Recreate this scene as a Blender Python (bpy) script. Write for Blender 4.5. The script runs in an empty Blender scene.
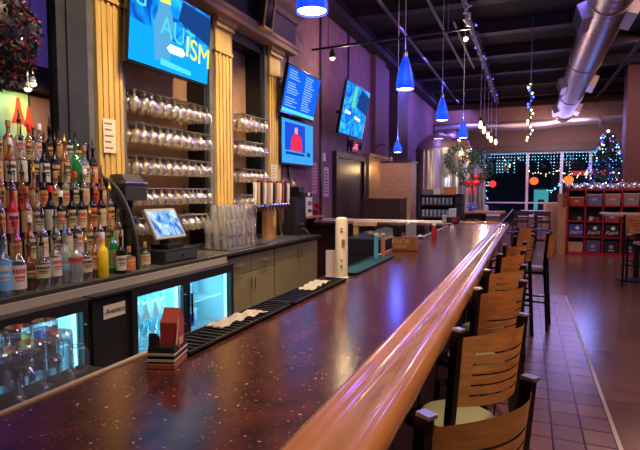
import bpy, bmesh, math, random
from mathutils import Vector, Matrix
random.seed(7)
PI = math.pi
scene = bpy.context.scene
COL = scene.collection

# ------------------------------------------------------------------ camera
FPX = 500.0
PITCH = math.atan(33 / FPX)
YAW = math.atan(208 * math.cos(PITCH) / FPX)
EYE = Vector((0, 0, 1.54))
cd = bpy.data.cameras.new('camera'); cam = bpy.data.objects.new('camera', cd); COL.objects.link(cam)
cd.sensor_width = 36; cd.lens = FPX / 640 * 36; cd.clip_start = 0.02; cd.clip_end = 200
cam.location = EYE; cam.rotation_euler = (PI / 2 - PITCH, 0, YAW)
scene.camera = cam
_F = Vector((-math.sin(YAW) * math.cos(PITCH), math.cos(YAW) * math.cos(PITCH), -math.sin(PITCH)))
_R = Vector((math.cos(YAW), math.sin(YAW), 0)); _U = _R.cross(_F)

def on(axis, v, x, y):
    r = _F + _R * ((x - 320) / FPX) - _U * ((y - 225) / FPX)
    return EYE + r * ((v - EYE[axis]) / r[axis])

# ------------------------------------------------------------------ world, exposure
w = bpy.data.worlds.new('world'); scene.world = w; w.use_nodes = True
w.node_tree.nodes['Background'].inputs[0].default_value = (0.10, 0.09, 0.16, 1)
w.node_tree.nodes['Background'].inputs[1].default_value = 0.07
vs = scene.view_settings
vs.view_transform = 'Standard'; vs.look = 'None'; vs.gamma = 1; vs.exposure = 0.08; vs.use_curve_mapping = False

# ------------------------------------------------------------------ room lights and added fill lamps
def lamp(kind, loc, energy, color, size=0.1, target=None, angle=60, blend=0.6, sy=None):
    d = bpy.data.lights.new(kind.lower() + '_lamp', kind); d.energy = energy; d.color = color
    if kind == 'AREA':
        d.size = size
        if sy: d.shape = 'RECTANGLE'; d.size_y = sy
    else: d.shadow_soft_size = size
    if kind == 'SPOT': d.spot_size = math.radians(angle); d.spot_blend = blend
    o = bpy.data.objects.new(d.name, d); COL.objects.link(o); o.location = loc
    if target is not None:
        o.rotation_euler = (Vector(target) - Vector(loc)).to_track_quat('-Z', 'Y').to_euler()
    return o
WARM = (1.0, 0.72, 0.38); PURP = (0.45, 0.22, 1.0); BLUE = (0.12, 0.2, 1.0); CYAN = (0.25, 0.8, 1.0)
# warm track spots on the back bar
for y, tz, e in ((3.1, 2.1, 60), (3.9, 1.6, 75), (4.75, 1.9, 85), (5.4, 1.6, 60), (6.0, 2.2, 35)):
    lamp('SPOT', (-1.9, y - 0.2, 4.2), e * 3.4, WARM, 0.06, (-3.2, y, tz), 55)
lamp('SPOT', (-1.9, 2.0, 4.2), 95, (1, .76, .46), 0.06, (-2.9, 2.3, 1.3), 55)
lamp('SPOT', (-1.0, 3.4, 4.2), 130, (1, .82, .6), 0.06, (-2.7, 3.2, 0.95), 70)
lamp('SPOT', (-1.2, 6.0, 4.3), 115, (1, .8, .6), 0.06, (-2.8, 5.0, 0.8), 60)
# purple and blue wash along the left wall, the ceiling and the far end
for y, e, c in ((7.6, 9, (.85, .35, .7)), (9.5, 16, (.45, .2, 1)), (11.8, 36, (.22, .15, 1)), (14.5, 50, (.2, .15, 1)), (17.5, 40, (.3, .2, 1))):
    lamp('AREA', (-2.0, y, 4.4), e, c, 0.8, (-3.2, y + .3, 3.0))
lamp('AREA', (0.9, 8.0, 4.6), 60, (.2, .18, 1), .8, (0.7, 8.0, 0))
lamp('AREA', (2.8, 12.0, 4.4), 70, (1, .55, .5), 1.5, (1.6, 13.0, 1.0))
lamp('AREA', (1.0, 17.4, 3.2), 50, (.9, .7, 1), 1.5, (1.0, 20, 1.6))  # added unseen lamp that brightens the window mullions
lamp('AREA', (0.9, 18.0, 3.5), 60, (.45, .35, 1), 2.0, (0.9, 16.0, 0))
lamp('AREA', (0.3, 17.2, 3.2), 24, (1, .55, .42), 2.0, (0.3, 20, 4.0))
lamp('SPOT', (0.9, 0.9, 4.3), 360, (1, .74, .48), .08, (-.1, 1.9, 1.0), 50)  # added unseen spot, brightens the nearer stool backs
lamp('SPOT', (0.9, 3.4, 4.3), 280, (1, .74, .48), .08, (-.1, 4.2, 1.0), 50)  # added unseen spot, brightens the farther stool backs
lamp('AREA', (1.4, 2.0, 4.7), 55, (1, .58, .66), 1.2, (0.6, 3.0, 0))
lamp('AREA', (-0.5, 0.2, 4.6), 32, (1, .75, .6), 1.2, (-0.6, 1.2, 1.0))  # added unseen warm fill over the near bar
lamp('AREA', (2.6, 6.0, 4.6), 60, (1, .6, .5), 1.2, (1.6, 7.0, 0))

# ------------------------------------------------------------------ materials
MATS = {}
def mat(name, color=(.5, .5, .5), rough=.5, metal=0.0, emit=None, es=1.0, spec=.5, bump=0, bscale=40, vary=0, vscale=8, coat=0, stretch=None):
    if name in MATS: return MATS[name]
    m = bpy.data.materials.new(name); m.use_nodes = True; MATS[name] = m
    nt = m.node_tree; b = nt.nodes['Principled BSDF']
    b.inputs['Base Color'].default_value = (*color, 1); b.inputs['Roughness'].default_value = rough
    b.inputs['Metallic'].default_value = metal; b.inputs['Specular IOR Level'].default_value = spec
    if coat: b.inputs['Coat Weight'].default_value = coat; b.inputs['Coat Roughness'].default_value = .1
    if emit: b.inputs['Emission Color'].default_value = (*emit, 1); b.inputs['Emission Strength'].default_value = es
    if vary or bump:
        tc = nt.nodes.new('ShaderNodeTexCoord'); mp = nt.nodes.new('ShaderNodeMapping')
        if stretch: mp.inputs['Scale'].default_value = stretch
        nt.links.new(tc.outputs['Object'], mp.inputs[0])
        if vary:
            n = nt.nodes.new('ShaderNodeTexNoise'); n.inputs['Scale'].default_value = vscale; n.inputs['Detail'].default_value = 6
            nt.links.new(mp.outputs[0], n.inputs['Vector'])
            r = nt.nodes.new('ShaderNodeValToRGB')
            r.color_ramp.elements[0].position = .3; r.color_ramp.elements[1].position = .7
            r.color_ramp.elements[0].color = (*[c * (1 - vary) for c in color], 1)
            r.color_ramp.elements[1].color = (*[min(1, c * (1 + vary)) for c in color], 1)
            nt.links.new(n.outputs[0], r.inputs[0]); nt.links.new(r.outputs[0], b.inputs['Base Color'])
        if bump:
            n = nt.nodes.new('ShaderNodeTexNoise'); n.inputs['Scale'].default_value = bscale
            nt.links.new(mp.outputs[0], n.inputs['Vector'])
            bp = nt.nodes.new('ShaderNodeBump'); bp.inputs['Strength'].default_value = bump; bp.inputs['Distance'].default_value = .01
            nt.links.new(n.outputs[0], bp.inputs['Height']); nt.links.new(bp.outputs[0], b.inputs['Normal'])
    return m

def emis(name, color, s):
    if name in MATS: return MATS[name]
    m = bpy.data.materials.new(name); m.use_nodes = True; MATS[name] = m
    nt = m.node_tree; nt.nodes.clear()
    e = nt.nodes.new('ShaderNodeEmission'); o = nt.nodes.new('ShaderNodeOutputMaterial')
    e.inputs[0].default_value = (*color, 1); e.inputs[1].default_value = s
    nt.links.new(e.outputs[0], o.inputs[0]); return m

def glass(name, tint=(1, 1, 1), refl=1.0, rough=.03, ior=1.45, body=0.0):
    """thin glass: tinted see-through with fresnel gloss; body adds a little of the glass's own colour"""
    if name in MATS: return MATS[name]
    m = bpy.data.materials.new(name); m.use_nodes = True; MATS[name] = m
    nt = m.node_tree; nt.nodes.clear(); N = nt.nodes.new; L = nt.links.new
    o = N('ShaderNodeOutputMaterial'); t = N('ShaderNodeBsdfTransparent'); g = N('ShaderNodeBsdfGlossy')
    lw = N('ShaderNodeLayerWeight'); mx = N('ShaderNodeMixShader'); ma = N('ShaderNodeMath'); ma.operation = 'MULTIPLY'; ma.use_clamp = True
    lw.inputs[0].default_value = .45; ma.inputs[1].default_value = refl
    t.inputs[0].default_value = (*tint, 1); g.inputs['Color'].default_value = (1, 1, 1, 1); g.inputs['Roughness'].default_value = rough
    L(lw.outputs['Facing'], ma.inputs[0]); L(ma.outputs[0], mx.inputs[0]); L(g.outputs[0], mx.inputs[2])
    if body:
        d = N('ShaderNodeBsdfDiffuse'); d.inputs[0].default_value = (*tint, 1); m2 = N('ShaderNodeMixShader'); m2.inputs[0].default_value = body
        L(t.outputs[0], m2.inputs[1]); L(d.outputs[0], m2.inputs[2]); L(m2.outputs[0], mx.inputs[1])
    else: L(t.outputs[0], mx.inputs[1])
    L(mx.outputs[0], o.inputs[0]); return m

BLACK = mat('black_paint', (.012, .012, .014), .45)
BLKGLOSS = mat('black_gloss', (.01, .01, .012), .15)
CHAR = mat('charcoal_paint', (.028, .029, .030), .5, vary=.2)
GREYP = mat('slate_grey_paint', (.12, .125, .13), .45, vary=.2)
STEEL = mat('brushed_steel', (.55, .54, .5), .28, 1.0, bump=.05, bscale=60)
CHROME = mat('chrome', (.8, .8, .8), .12, 1.0)
DKSTEEL = mat('dark_steel', (.16, .16, .17), .35, .8)
GOLD = mat('ochre_wood', (.60, .40, .12), .42, vary=.18, vscale=14, stretch=(1, 1, .12))
NICHE = mat('tan_plaster', (.33, .19, .12), .8, vary=.15, vscale=6, bump=.1)
WOODC = mat('stool_plywood', (.72, .36, .12), .36, vary=.18, vscale=12, stretch=(1, 1, 6), coat=.3)
RAILM = mat('bar_rail_wood', (.38, .15, .05), .24, vary=.18, vscale=7, stretch=(1, .5, 1), coat=.5)
WHITE = mat('white', (.8, .8, .78), .5)
CREAM = mat('cream_paper', (.75, .66, .48), .6)
OLIVE = mat('olive_laminate', (.21, .175, .09), .4, vary=.1)
CTOP = mat('dark_counter', (.085, .08, .075), .18, vary=.4, vscale=60)
RUBBER = mat('black_rubber', (.012, .012, .013), .35)
CLOTH = mat('cream_towel', (.75, .68, .55), .9, bump=.3, bscale=80)
PLY = mat('plywood_panel', (.50, .27, .12), .55, vary=.15, vscale=7, stretch=(1, 1, 3))
DKWOOD = mat('dark_wood', (.05, .022, .018), .4, vary=.3)
CEILM = mat('black_ceiling', (.010, .008, .012), .8, vary=.4, vscale=3)
BEAMM = mat('purple_black_beam', (.013, .009, .017), .6)
PWALL = mat('mauve_wall', (.22, .115, .13), .75, vary=.2, vscale=5, bump=.15, bscale=12)
MAROON = mat('maroon_column', (.16, .055, .06), .5)
REDP = mat('red_shelf_paint', (.42, .02, .03), .35)
BROWNW = mat('brown_wall', (.24, .12, .075), .8, vary=.1)
SOFF = mat('brown_soffit', (.20, .105, .075), .7, vary=.12)
DUCTM = mat('galvanised_duct', (.50, .42, .42), .34, .85, bump=.1, bscale=10)
GREEN = mat('pine_green', (.012, .045, .02), .7)
CG = glass('clear_glass', (.97, .97, .96), 1.1, .04)
MUGG = glass('thick_clear_glass', (.95, .97, 1), 1.0, .08, body=.05)
PANE = glass('window_glass', (.92, .95, .97), .35, .01)
DOORG = glass('cooler_glass', (.9, .97, 1), .3, .01)

def bartop_mat():
    m = bpy.data.materials.new('speckled_bar_top'); m.use_nodes = True; nt = m.node_tree
    b = nt.nodes['Principled BSDF']; N = nt.nodes.new; L = nt.links.new
    tc = N('ShaderNodeTexCoord'); n = N('ShaderNodeTexNoise'); n.inputs['Scale'].default_value = 14; n.inputs['Detail'].default_value = 8
    L(tc.outputs['Object'], n.inputs['Vector'])
    r = N('ShaderNodeValToRGB'); r.color_ramp.elements[0].position = .35; r.color_ramp.elements[1].position = .7
    r.color_ramp.elements[0].color = (.032, .008, .007, 1); r.color_ramp.elements[1].color = (.095, .021, .014, 1)
    L(n.outputs[0], r.inputs[0]); prev = r.outputs[0]
    for sc, th, col, sel in ((80, .16, (.40, .20, .13, 1), .87), (140, .16, (.28, .13, .09, 1), .82), (42, .10, (.5, .28, .18, 1), .88)):
        mp = N('ShaderNodeMapping'); mp.inputs['Location'].default_value = (sc, sc * 2, 0); L(tc.outputs['Object'], mp.inputs[0])
        nz = N('ShaderNodeTexNoise'); nz.inputs['Scale'].default_value = sc * 2; L(tc.outputs['Object'], nz.inputs['Vector'])
        ad = N('ShaderNodeMixRGB'); ad.blend_type = 'ADD'; ad.inputs[0].default_value = .012; L(mp.outputs[0], ad.inputs[1]); L(nz.outputs['Color'], ad.inputs[2])
        v = N('ShaderNodeTexVoronoi'); v.inputs['Scale'].default_value = sc; L(ad.outputs[0], v.inputs['Vector'])
        a = N('ShaderNodeMath'); a.operation = 'LESS_THAN'; a.inputs[1].default_value = th * 1.4; L(v.outputs['Distance'], a.inputs[0])
        s = N('ShaderNodeSeparateColor'); L(v.outputs['Color'], s.inputs[0])
        c = N('ShaderNodeMath'); c.operation = 'GREATER_THAN'; c.inputs[1].default_value = sel; L(s.outputs[0], c.inputs[0])
        q = N('ShaderNodeMath'); q.operation = 'MULTIPLY'; L(a.outputs[0], q.inputs[0]); L(c.outputs[0], q.inputs[1])
        mx = N('ShaderNodeMixRGB'); L(q.outputs[0], mx.inputs[0]); L(prev, mx.inputs[1]); mx.inputs[2].default_value = col; prev = mx.outputs[0]
    L(prev, b.inputs['Base Color']); b.inputs['Roughness'].default_value = .19; b.inputs['Specular IOR Level'].default_value = .7
    return m
BARTOP = bartop_mat()

def tile_mat(name, c1, c2, mortar, bw, rh, msize, rough, off=0.0, noise=.3):
    m = bpy.data.materials.new(name); m.use_nodes = True; nt = m.node_tree
    b = nt.nodes['Principled BSDF']; N = nt.nodes.new; L = nt.links.new
    tc = N('ShaderNodeTexCoord'); br = N('ShaderNodeTexBrick'); br.offset = off; br.squash = 1
    br.inputs['Scale'].default_value = 1; br.inputs['Brick Width'].default_value = bw; br.inputs['Row Height'].default_value = rh
    br.inputs['Mortar Size'].default_value = msize; br.inputs['Color1'].default_value = (*c1, 1); br.inputs['Color2'].default_value = (*c2, 1); br.inputs['Mortar'].default_value = (*mortar, 1)
    L(tc.outputs['Object'], br.inputs['Vector'])
    n = N('ShaderNodeTexNoise'); n.inputs['Scale'].default_value = 5; n.inputs['Detail'].default_value = 6; L(tc.outputs['Object'], n.inputs['Vector'])
    mx = N('ShaderNodeMixRGB'); mx.blend_type = 'MULTIPLY'; mx.inputs[0].default_value = noise; L(br.outputs[0], mx.inputs[1]); L(n.outputs['Color'], mx.inputs[2])
    L(mx.outputs[0], b.inputs['Base Color']); b.inputs['Roughness'].default_value = rough
    bp = N('ShaderNodeBump'); bp.inputs['Strength'].default_value = .4; bp.inputs['Distance'].default_value = .004; bp.invert = True
    L(br.outputs['Fac'], bp.inputs['Height']); L(bp.outputs[0], b.inputs['Normal'])
    return m

def screen_mat(name, c1, c2, c3, scale, s):
    m = bpy.data.materials.new(name); m.use_nodes = True; nt = m.node_tree; nt.nodes.clear(); N = nt.nodes.new; L = nt.links.new
    e = N('ShaderNodeEmission'); o = N('ShaderNodeOutputMaterial'); tc = N('ShaderNodeTexCoord'); n = N('ShaderNodeTexNoise')
    n.inputs['Scale'].default_value = scale; n.inputs['Detail'].default_value = 2; n.inputs['Distortion'].default_value = 1.2
    r = N('ShaderNodeValToRGB'); r.color_ramp.elements[0].position = .35; r.color_ramp.elements[1].position = .68
    r.color_ramp.elements[0].color = (*c1, 1); r.color_ramp.elements[1].color = (*c3, 1); x = r.color_ramp.elements.new(.5); x.color = (*c2, 1)
    L(tc.outputs['Object'], n.inputs[0]); L(n.outputs[0], r.inputs[0]); L(r.outputs[0], e.inputs[0]); e.inputs[1].default_value = s; L(e.outputs[0], o.inputs[0])
    return m

# ------------------------------------------------------------------ mesh helpers
class MB:
    def __init__(s): s.bm = bmesh.new()
    def _f(s, vs):
        try: return s.bm.faces.new(vs)
        except ValueError: return None
    def box(s, a, b, bev=0):
        x0, x1 = sorted((a[0], b[0])); y0, y1 = sorted((a[1], b[1])); z0, z1 = sorted((a[2], b[2]))
        v = [s.bm.verts.new((x, y, z)) for z in (z0, z1) for x, y in ((x0, y0), (x1, y0), (x1, y1), (x0, y1))]
        fs = [s._f([v[i] for i in q]) for q in ((3, 2, 1, 0), (4, 5, 6, 7), (0, 1, 5, 4), (1, 2, 6, 5), (2, 3, 7, 6), (3, 0, 4, 7))]
        if bev: bmesh.ops.bevel(s.bm, geom=list({e for f in fs for e in f.edges}), offset=bev, segments=2, affect='EDGES', profile=.6)
        return s
    def tube(s, pts, r, n=8, cap=True):
        pts = [Vector(p) for p in pts]; rings = []
        rr = r if isinstance(r, (list, tuple)) else [r] * len(pts)
        for i, p in enumerate(pts):
            d = (pts[min(i + 1, len(pts) - 1)] - pts[max(i - 1, 0)]).normalized()
            a = d.cross(Vector((0, 0, 1)) if abs(d.z) < .95 else Vector((1, 0, 0))).normalized(); b = d.cross(a)
            rings.append([s.bm.verts.new(p + (a * math.cos(2 * PI * k / n) + b * math.sin(2 * PI * k / n)) * rr[i]) for k in range(n)])
        for A, B in zip(rings, rings[1:]):
            for k in range(n): s._f([A[k], A[(k + 1) % n], B[(k + 1) % n], B[k]])
        if cap: s._f(rings[0][::-1]); s._f(rings[-1])
        return s
    def lathe(s, prof, c=(0, 0, 0), n=14, cap=True):
        rings = []
        for r, z in prof: rings.append([s.bm.verts.new((c[0] + r * math.cos(2 * PI * k / n), c[1] + r * math.sin(2 * PI * k / n), c[2] + z)) for k in range(n)])
        for A, B in zip(rings, rings[1:]):
            for k in range(n): s._f([A[k], A[(k + 1) % n], B[(k + 1) % n], B[k]])
        if cap: s._f(rings[0][::-1]); s._f(rings[-1])
        return s
    def prism(s, poly, axis, a, b):
        def P(u, v, t): return {0: (t, u, v), 1: (u, t, v), 2: (u, v, t)}[axis]
        A = [s.bm.verts.new(P(u, v, a)) for u, v in poly]; B = [s.bm.verts.new(P(u, v, b)) for u, v in poly]
        s._f(A[::-1]); s._f(B); n = len(poly)
        for k in range(n): s._f([A[k], A[(k + 1) % n], B[(k + 1) % n], B[k]])
        return s
    def ball(s, c, r, n=8, m=6, sc=(1, 1, 1)):
        res = bmesh.ops.create_uvsphere(s.bm, u_segments=n, v_segments=m, radius=r)
        for v in res['verts']: v.co = Vector((v.co.x * sc[0], v.co.y * sc[1], v.co.z * sc[2])) + Vector(c)
        return s
    def quad(s, *p): s._f([s.bm.verts.new(q) for q in p]); return s
    def build(s, name, m, parent=None, smooth=False, loc=None, rz=None):
        bmesh.ops.recalc_face_normals(s.bm, faces=s.bm.faces[:])
        me = bpy.data.meshes.new(name); s.bm.to_mesh(me); s.bm.free()
        if m is not None: me.materials.append(m)
        if smooth:
            me.polygons.foreach_set('use_smooth', [True] * len(me.polygons)); me.set_sharp_from_angle(angle=math.radians(38))
        o = bpy.data.objects.new(name, me); COL.objects.link(o)
        if parent: o.parent = parent
        if loc is not None: o.location = loc
        if rz is not None: o.rotation_euler.z = rz
        return o
def tag(o, label, cat, group=None, kind=None):
    o['label'] = label; o['category'] = cat
    if group: o['group'] = group
    if kind: o['kind'] = kind
    return o
def thing(name, label, cat, loc=(0, 0, 0), rz=0, group=None):
    o = bpy.data.objects.new(name, None); COL.objects.link(o); o.location = loc; o.rotation_euler.z = rz; o.empty_display_size = .05
    return tag(o, label, cat, group)
def struct(o): o['kind'] = 'structure'; return o
def copy_tree(o, parent=None):
    c = o.copy(); COL.objects.link(c)
    if parent: c.parent = parent
    for ch in list(o.children): copy_tree(ch, c)
    return c
def text(name, s, size, m, parent, origin, xdir, ydir, thick=.001, align='CENTER', shear=0):
    cu = bpy.data.curves.new(name, 'FONT'); cu.body = s; cu.size = size; cu.extrude = thick; cu.align_x = align; cu.align_y = 'CENTER'; cu.shear = shear
    t = bpy.data.objects.new(name, cu); COL.objects.link(t)
    dg = bpy.context.evaluated_depsgraph_get(); me = bpy.data.meshes.new_from_object(t.evaluated_get(dg))
    COL.objects.unlink(t); bpy.data.objects.remove(t)
    me.materials.clear(); me.materials.append(m)
    X = Vector(xdir).normalized(); Y = Vector(ydir).normalized(); Z = X.cross(Y)
    M = Matrix((X, Y, Z)).transposed().to_4x4(); M.translation = Vector(origin); me.transform(M)
    o = bpy.data.objects.new(name, me); COL.objects.link(o)
    if parent: o.parent = parent
    return o
ORD = ['first', 'second', 'third', 'fourth', 'fifth', 'sixth', 'seventh', 'eighth', 'ninth', 'tenth', 'eleventh', 'twelfth', 'thirteenth', 'fourteenth', 'fifteenth']

# ================================================================== SETTING
CZ = 4.88
FLOORM = tile_mat('brown_floor', (.26, .13, .10), (.22, .11, .085), (.17, .085, .07), 1.1, .16, .002, .2, .5, .6)
QTILE = tile_mat('quarry_tile', (.30, .16, .15), (.22, .115, .11), (.018, .012, .012), .18, .21, .006, .25, 0, .45)
struct(MB().box((-7.2, -2.5, -.1), (6, 20.2, 0)).build('floor', FLOORM))
o = MB().box((-.55, -1, 0), (.54, 8.2, .004)).build('trim_1', QTILE); struct(o)
struct(MB().box((.54, -1, 0), (.565, 8.2, .007)).build('trim_2', mat('pale_metal_strip', (.5, .42, .36), .4)))
struct(MB().box((-7.2, -2.5, CZ), (6, 20.2, CZ + .1)).build('ceiling', CEILM))
# left wall: back of the niches, charcoal piers and the long mauve wall
struct(MB().box((-3.5, 3.0, 0), (-3.42, 6.32, CZ)).build('wall_left_niche', NICHE))
pm = MB()
for a, b in ((2.66, 3.34), (4.5, 5.03), (5.72, 6.34)): pm.box((-3.44 if a > 3 else -3.24, a, 0), (-3.2, b, CZ))
pm.box((-3.44, 3.3, 3.3), (-3.2, 5.75, CZ)).box((-3.44, 3.3, 0), (-3.2, 5.75, .95))
struct(pm.build('wall_left_pier', BLACK))
struct(MB().box((-3.45, 6.34, 0), (-3.2, 20.0, CZ)).build('wall_left', PWALL))
struct(MB().box((-3.2, 2.66, .95), (-3.15, 2.93, CZ)).box((-3.15, 2.74, .95), (-3.135, 2.76, CZ)).build('trim_3', CHAR))
# battens and pilasters on the mauve wall
k = 4
for px in (288, 320, 348):
    y = on(0, -3.2, px, 60).y
    struct(MB().box((-3.2, y - .03, 1.0), (-3.175, y + .03, CZ)).build('trim_%d' % k, BLACK)); k += 1
for pa, pb, d, m in ((371, 381, .1, mat('brown_pilaster', (.14, .06, .05), .6)), (389, 400, .22, DKWOOD)):
    ya = on(0, -3.2, pa, 120).y; yb = on(0, -3.2, pb, 120).y
    struct(MB().box((-3.2, ya, 0), (-3.2 + d, yb, CZ)).build('trim_%d' % k, m)); k += 1
struct(MB().box((-3.2, 6.34, 4.5), (-2.95, 20, 4.62)).box((-3.2, 6.34, 4.7), (-3.0, 20, 4.8)).build('trim_%d' % k, BEAMM)); k += 1
# adjoining room seen past the bottles
struct(MB().box((-6.9, -2.4, 0), (-6.8, 9, 3.0)).build('wall_back_room', BROWNW))
struct(MB().box((-6.9, -2.4, 3.35), (-6.8, 9, CZ)).build('wall_back_room_upper', mat('violet_upper_wall', (.22, .18, .36), .8)))
struct(MB().box((-6.9, -2.4, 3.0), (-6.55, 9, 3.35)).build('trim_%d' % k, BLACK)); k += 1
struct(MB().box((-6.9, 8.9, 0), (-3.45, 9.0, CZ)).build('wall_back_room_far', BROWNW))
struct(MB().box((5.9, -2.5, 0), (6.0, 20.2, CZ)).build('wall_right', MAROON))
lamp('AREA', (-5.2, 3.0, 3.9), 55, (.4, .3, 1), .8, (-6.8, 4.3, 4.0))
lamp('SPOT', (-5.6, 4.6, 3.2), 90, (1, .75, .45), .05, (-6.8, 5.0, 2.2), 80)
# far wall: soffit, sill wall, mullions
struct(MB().box((-3.4, 20.0, 3.0), (6, 20.2, CZ)).build('wall_far', SOFF))
struct(MB().box((-3.4, 20.0, 0), (6, 20.2, .62)).build('wall_far_sill', SOFF))
struct(MB().box((-3.2, 18.3, 3.95), (6, 18.9, 4.4)).build('trim_%d' % k, SOFF)); k += 1
struct(MB().box((-3.2, 19.6, 3.0), (6, 20.0, 3.2)).build('trim_%d' % k, mat('dark_header', (.09, .05, .04), .6))); k += 1
FRM = mat('window_frame_paint', (.65, .52, .62), .4)
fx = [-3.2, -1.55, -.04, 1.09, 2.0, 3.02, 4.4, 6.0]
for i in range(7):
    m = MB(); a, b = fx[i], fx[i + 1]
    for q, q2 in ((a + .001, a + .045), (b - .045, b - .001)): m.box((q, 19.93, .63), (q2, 19.995, 2.99))
    m.box((a + .045, 19.94, .63), (b - .045, 19.99, .72)).box((a + .045, 19.94, 2.93), (b - .045, 19.99, 2.99)).box((a + .045, 19.95, 1.12), (b - .045, 19.985, 1.17))
    f = struct(m.build('window_%d' % (i + 1), FRM))
    MB().box((a + .05, 19.992, .72), (b - .05, 20.0, 2.93)).build('pane', PANE, f)
# ceiling members
def tub(name, pts, r, m, label, cat, n=6, group=None):
    return tag(MB().tube(pts, r, n).build(name, m), label, cat, group)
for i, y in enumerate((5.2, 7.0, 8.8, 10.6, 12.4, 14.2, 16.0, 17.8)):
    struct(MB().box((-3.2, y, 4.68), (5.9, y + .12, 4.88)).box((-3.2, y - .06, 4.66), (5.9, y + .18, 4.68)).build('trim_%d' % k, BEAMM)); k += 1
PIPE = mat('dark_conduit', (.12, .09, .13), .4, .5)
GALV = mat('bright_conduit', (.45, .42, .5), .35, .9)
tub('ceiling_conduit', [(-2.3, 3, 4.62), (-2.3, 18, 4.62)], .035, PIPE, 'thick dark pipe running along the ceiling above the left wall', 'pipe')
tub('ceiling_conduit', [(-1.55, 4, 4.6), (-1.55, 13, 4.6)], .03, GALV, 'long grey pipe on the ceiling above the bar pendants', 'pipe')
tub('ceiling_conduit', [(-1.25, 9, 4.45), (-1.25, 12.5, 4.45)], .02, GALV, 'short pale conduit, left of the parallel pair beyond the middle pendant', 'pipe')
tub('ceiling_conduit', [(-1.05, 9, 4.5), (-1.05, 12.5, 4.5)], .02, GALV, 'short pale conduit, right of the parallel pair beyond the middle pendant', 'pipe')
tub('ceiling_conduit', [(2.0, 6, 4.5), (1.9, 18, 4.5)], .03, PIPE, 'dark conduit on the ceiling right of the spiral duct', 'pipe')
tub('ceiling_conduit', [(2.15, 6, 4.62), (2.05, 18, 4.62)], .02, PIPE, 'thin dark conduit beside the ceiling pipe right of the duct', 'pipe')
# track rail with spot heads
def track(name, a, b, label, heads):
    t = thing(name, label, 'track light', a); a = Vector(a); b = Vector(b); d = b - a
    MB().tube([(0, 0, 0), d], .018, 6).build('rail', BLACK, t)
    for f in (.12, .88):
        p = d * f; MB().tube([p, (p.x, p.y, CZ - a.z)], .006, 5).build('hanger', BLACK, t)
    for f in heads:
        p = d * f
        h = MB().lathe([(.02, 0), (.045, -.05), (.05, -.13)], (p.x, p.y, -.04), 10, False).tube([p, p + Vector((0, 0, -.05))], .01, 5).build('spot_head', BLACK, t)
        MB().ball((p.x, p.y, -.16), .04).build('bulb', emis('warm_bulb', (1, .75, .4), 14), h)
    return t
track('track_rail', on(0, -3.1, 312, 50), on(2, 3.65, 470, 28), 'thin black track rail crossing over the bar with one small bulb', (.15,))
lamp('POINT', on(0, -2.7, 345, 60) + Vector((.05, -.1, -.1)), 12, WARM, .04)

# ================================================================== BACK BAR COLUMNS AND CORNICE
def pilaster(y0, y1, label, face=CHAR):
    t = thing('fluted_pilaster', label, 'column', (-3.2, (y0 + y1) / 2, .95))
    h = (y1 - y0) / 2; Z1 = 3.42 - .95
    MB().box((0, -h, 0), (.03, h, Z1)).build('backing_board', GREYP, t)
    w = h * .68; m = MB().box((.03, -w, 0), (.05, w, Z1 - .02)); n = 4; s = 2 * w / (2 * n + 1)
    for i in range(n + 1):
        a = -w + 2 * i * s; m.box((.05, a, .42), (.062, a + s, Z1 - .35))
    m.box((.05, -w, .0), (.064, w, .42)).box((.05, -w, Z1 - .35), (.064, w, Z1 - .1))
    m.build('fluted_face', GOLD, t)
    MB().box((.05, -w - .02, Z1 - .1), (.1, w + .02, Z1 - .06)).box((.05, -w - .03, Z1 - .05), (.12, w + .03, Z1)).box((.05, -w, Z1 - .07), (.09, w, Z1 - .04)).build('capital', GOLD, t)
    MB().box((.05, -w - .015, Z1 - .36), (.075, w + .015, Z1 - .33)).build('neck_band', GOLD, t)
    m = MB()
    for s_ in (-.5, .5):
        c = Vector((.064, w * s_, .33)); vs = [m.bm.verts.new(c + Vector((.002, w * .33 * math.cos(u * PI / 8), .07 * math.sin(u * PI / 8)))) for u in range(16)]; m._f(vs)
    m.build('oval_inset', mat('dark_ochre', (.36, .2, .06), .5), t)
    return t
p1 = pilaster(2.95, 3.34, 'ochre fluted column beside the liquor bottles, a notice taped on it')
pilaster(4.56, 5.02, 'ochre fluted column between the two hanging glass racks')
pilaster(5.78, 6.22, 'narrow ochre fluted column behind the beer taps')
def notice(c, w_, h_, label, ink=(.25, .12, .1), pap=CREAM, rows=5):
    t = thing('paper_notice', label, 'notice', c)
    MB().box((0, -w_ / 2, -h_ / 2), (.003, w_ / 2, h_ / 2)).build('sheet', pap, t)
    m = MB()
    for r in range(rows):
        z = h_ * (.36 - .72 * r / (rows - 1)); l = w_ * random.uniform(.5, .8)
        m.box((.003, -w_ * .4, z - h_ * .025), (.004, -w_ * .4 + l, z + h_ * .025))
    m.build('printing', mat('faded_ink', ink, .6), t); return t
notice(on(0, -3.13, 109.5, 136), .13, .27, 'cream printed notice taped on the column beside the bottles')
notice(on(0, -3.13, 274, 173), .17, .22, 'small cream notice on the column behind the beer taps')
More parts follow.
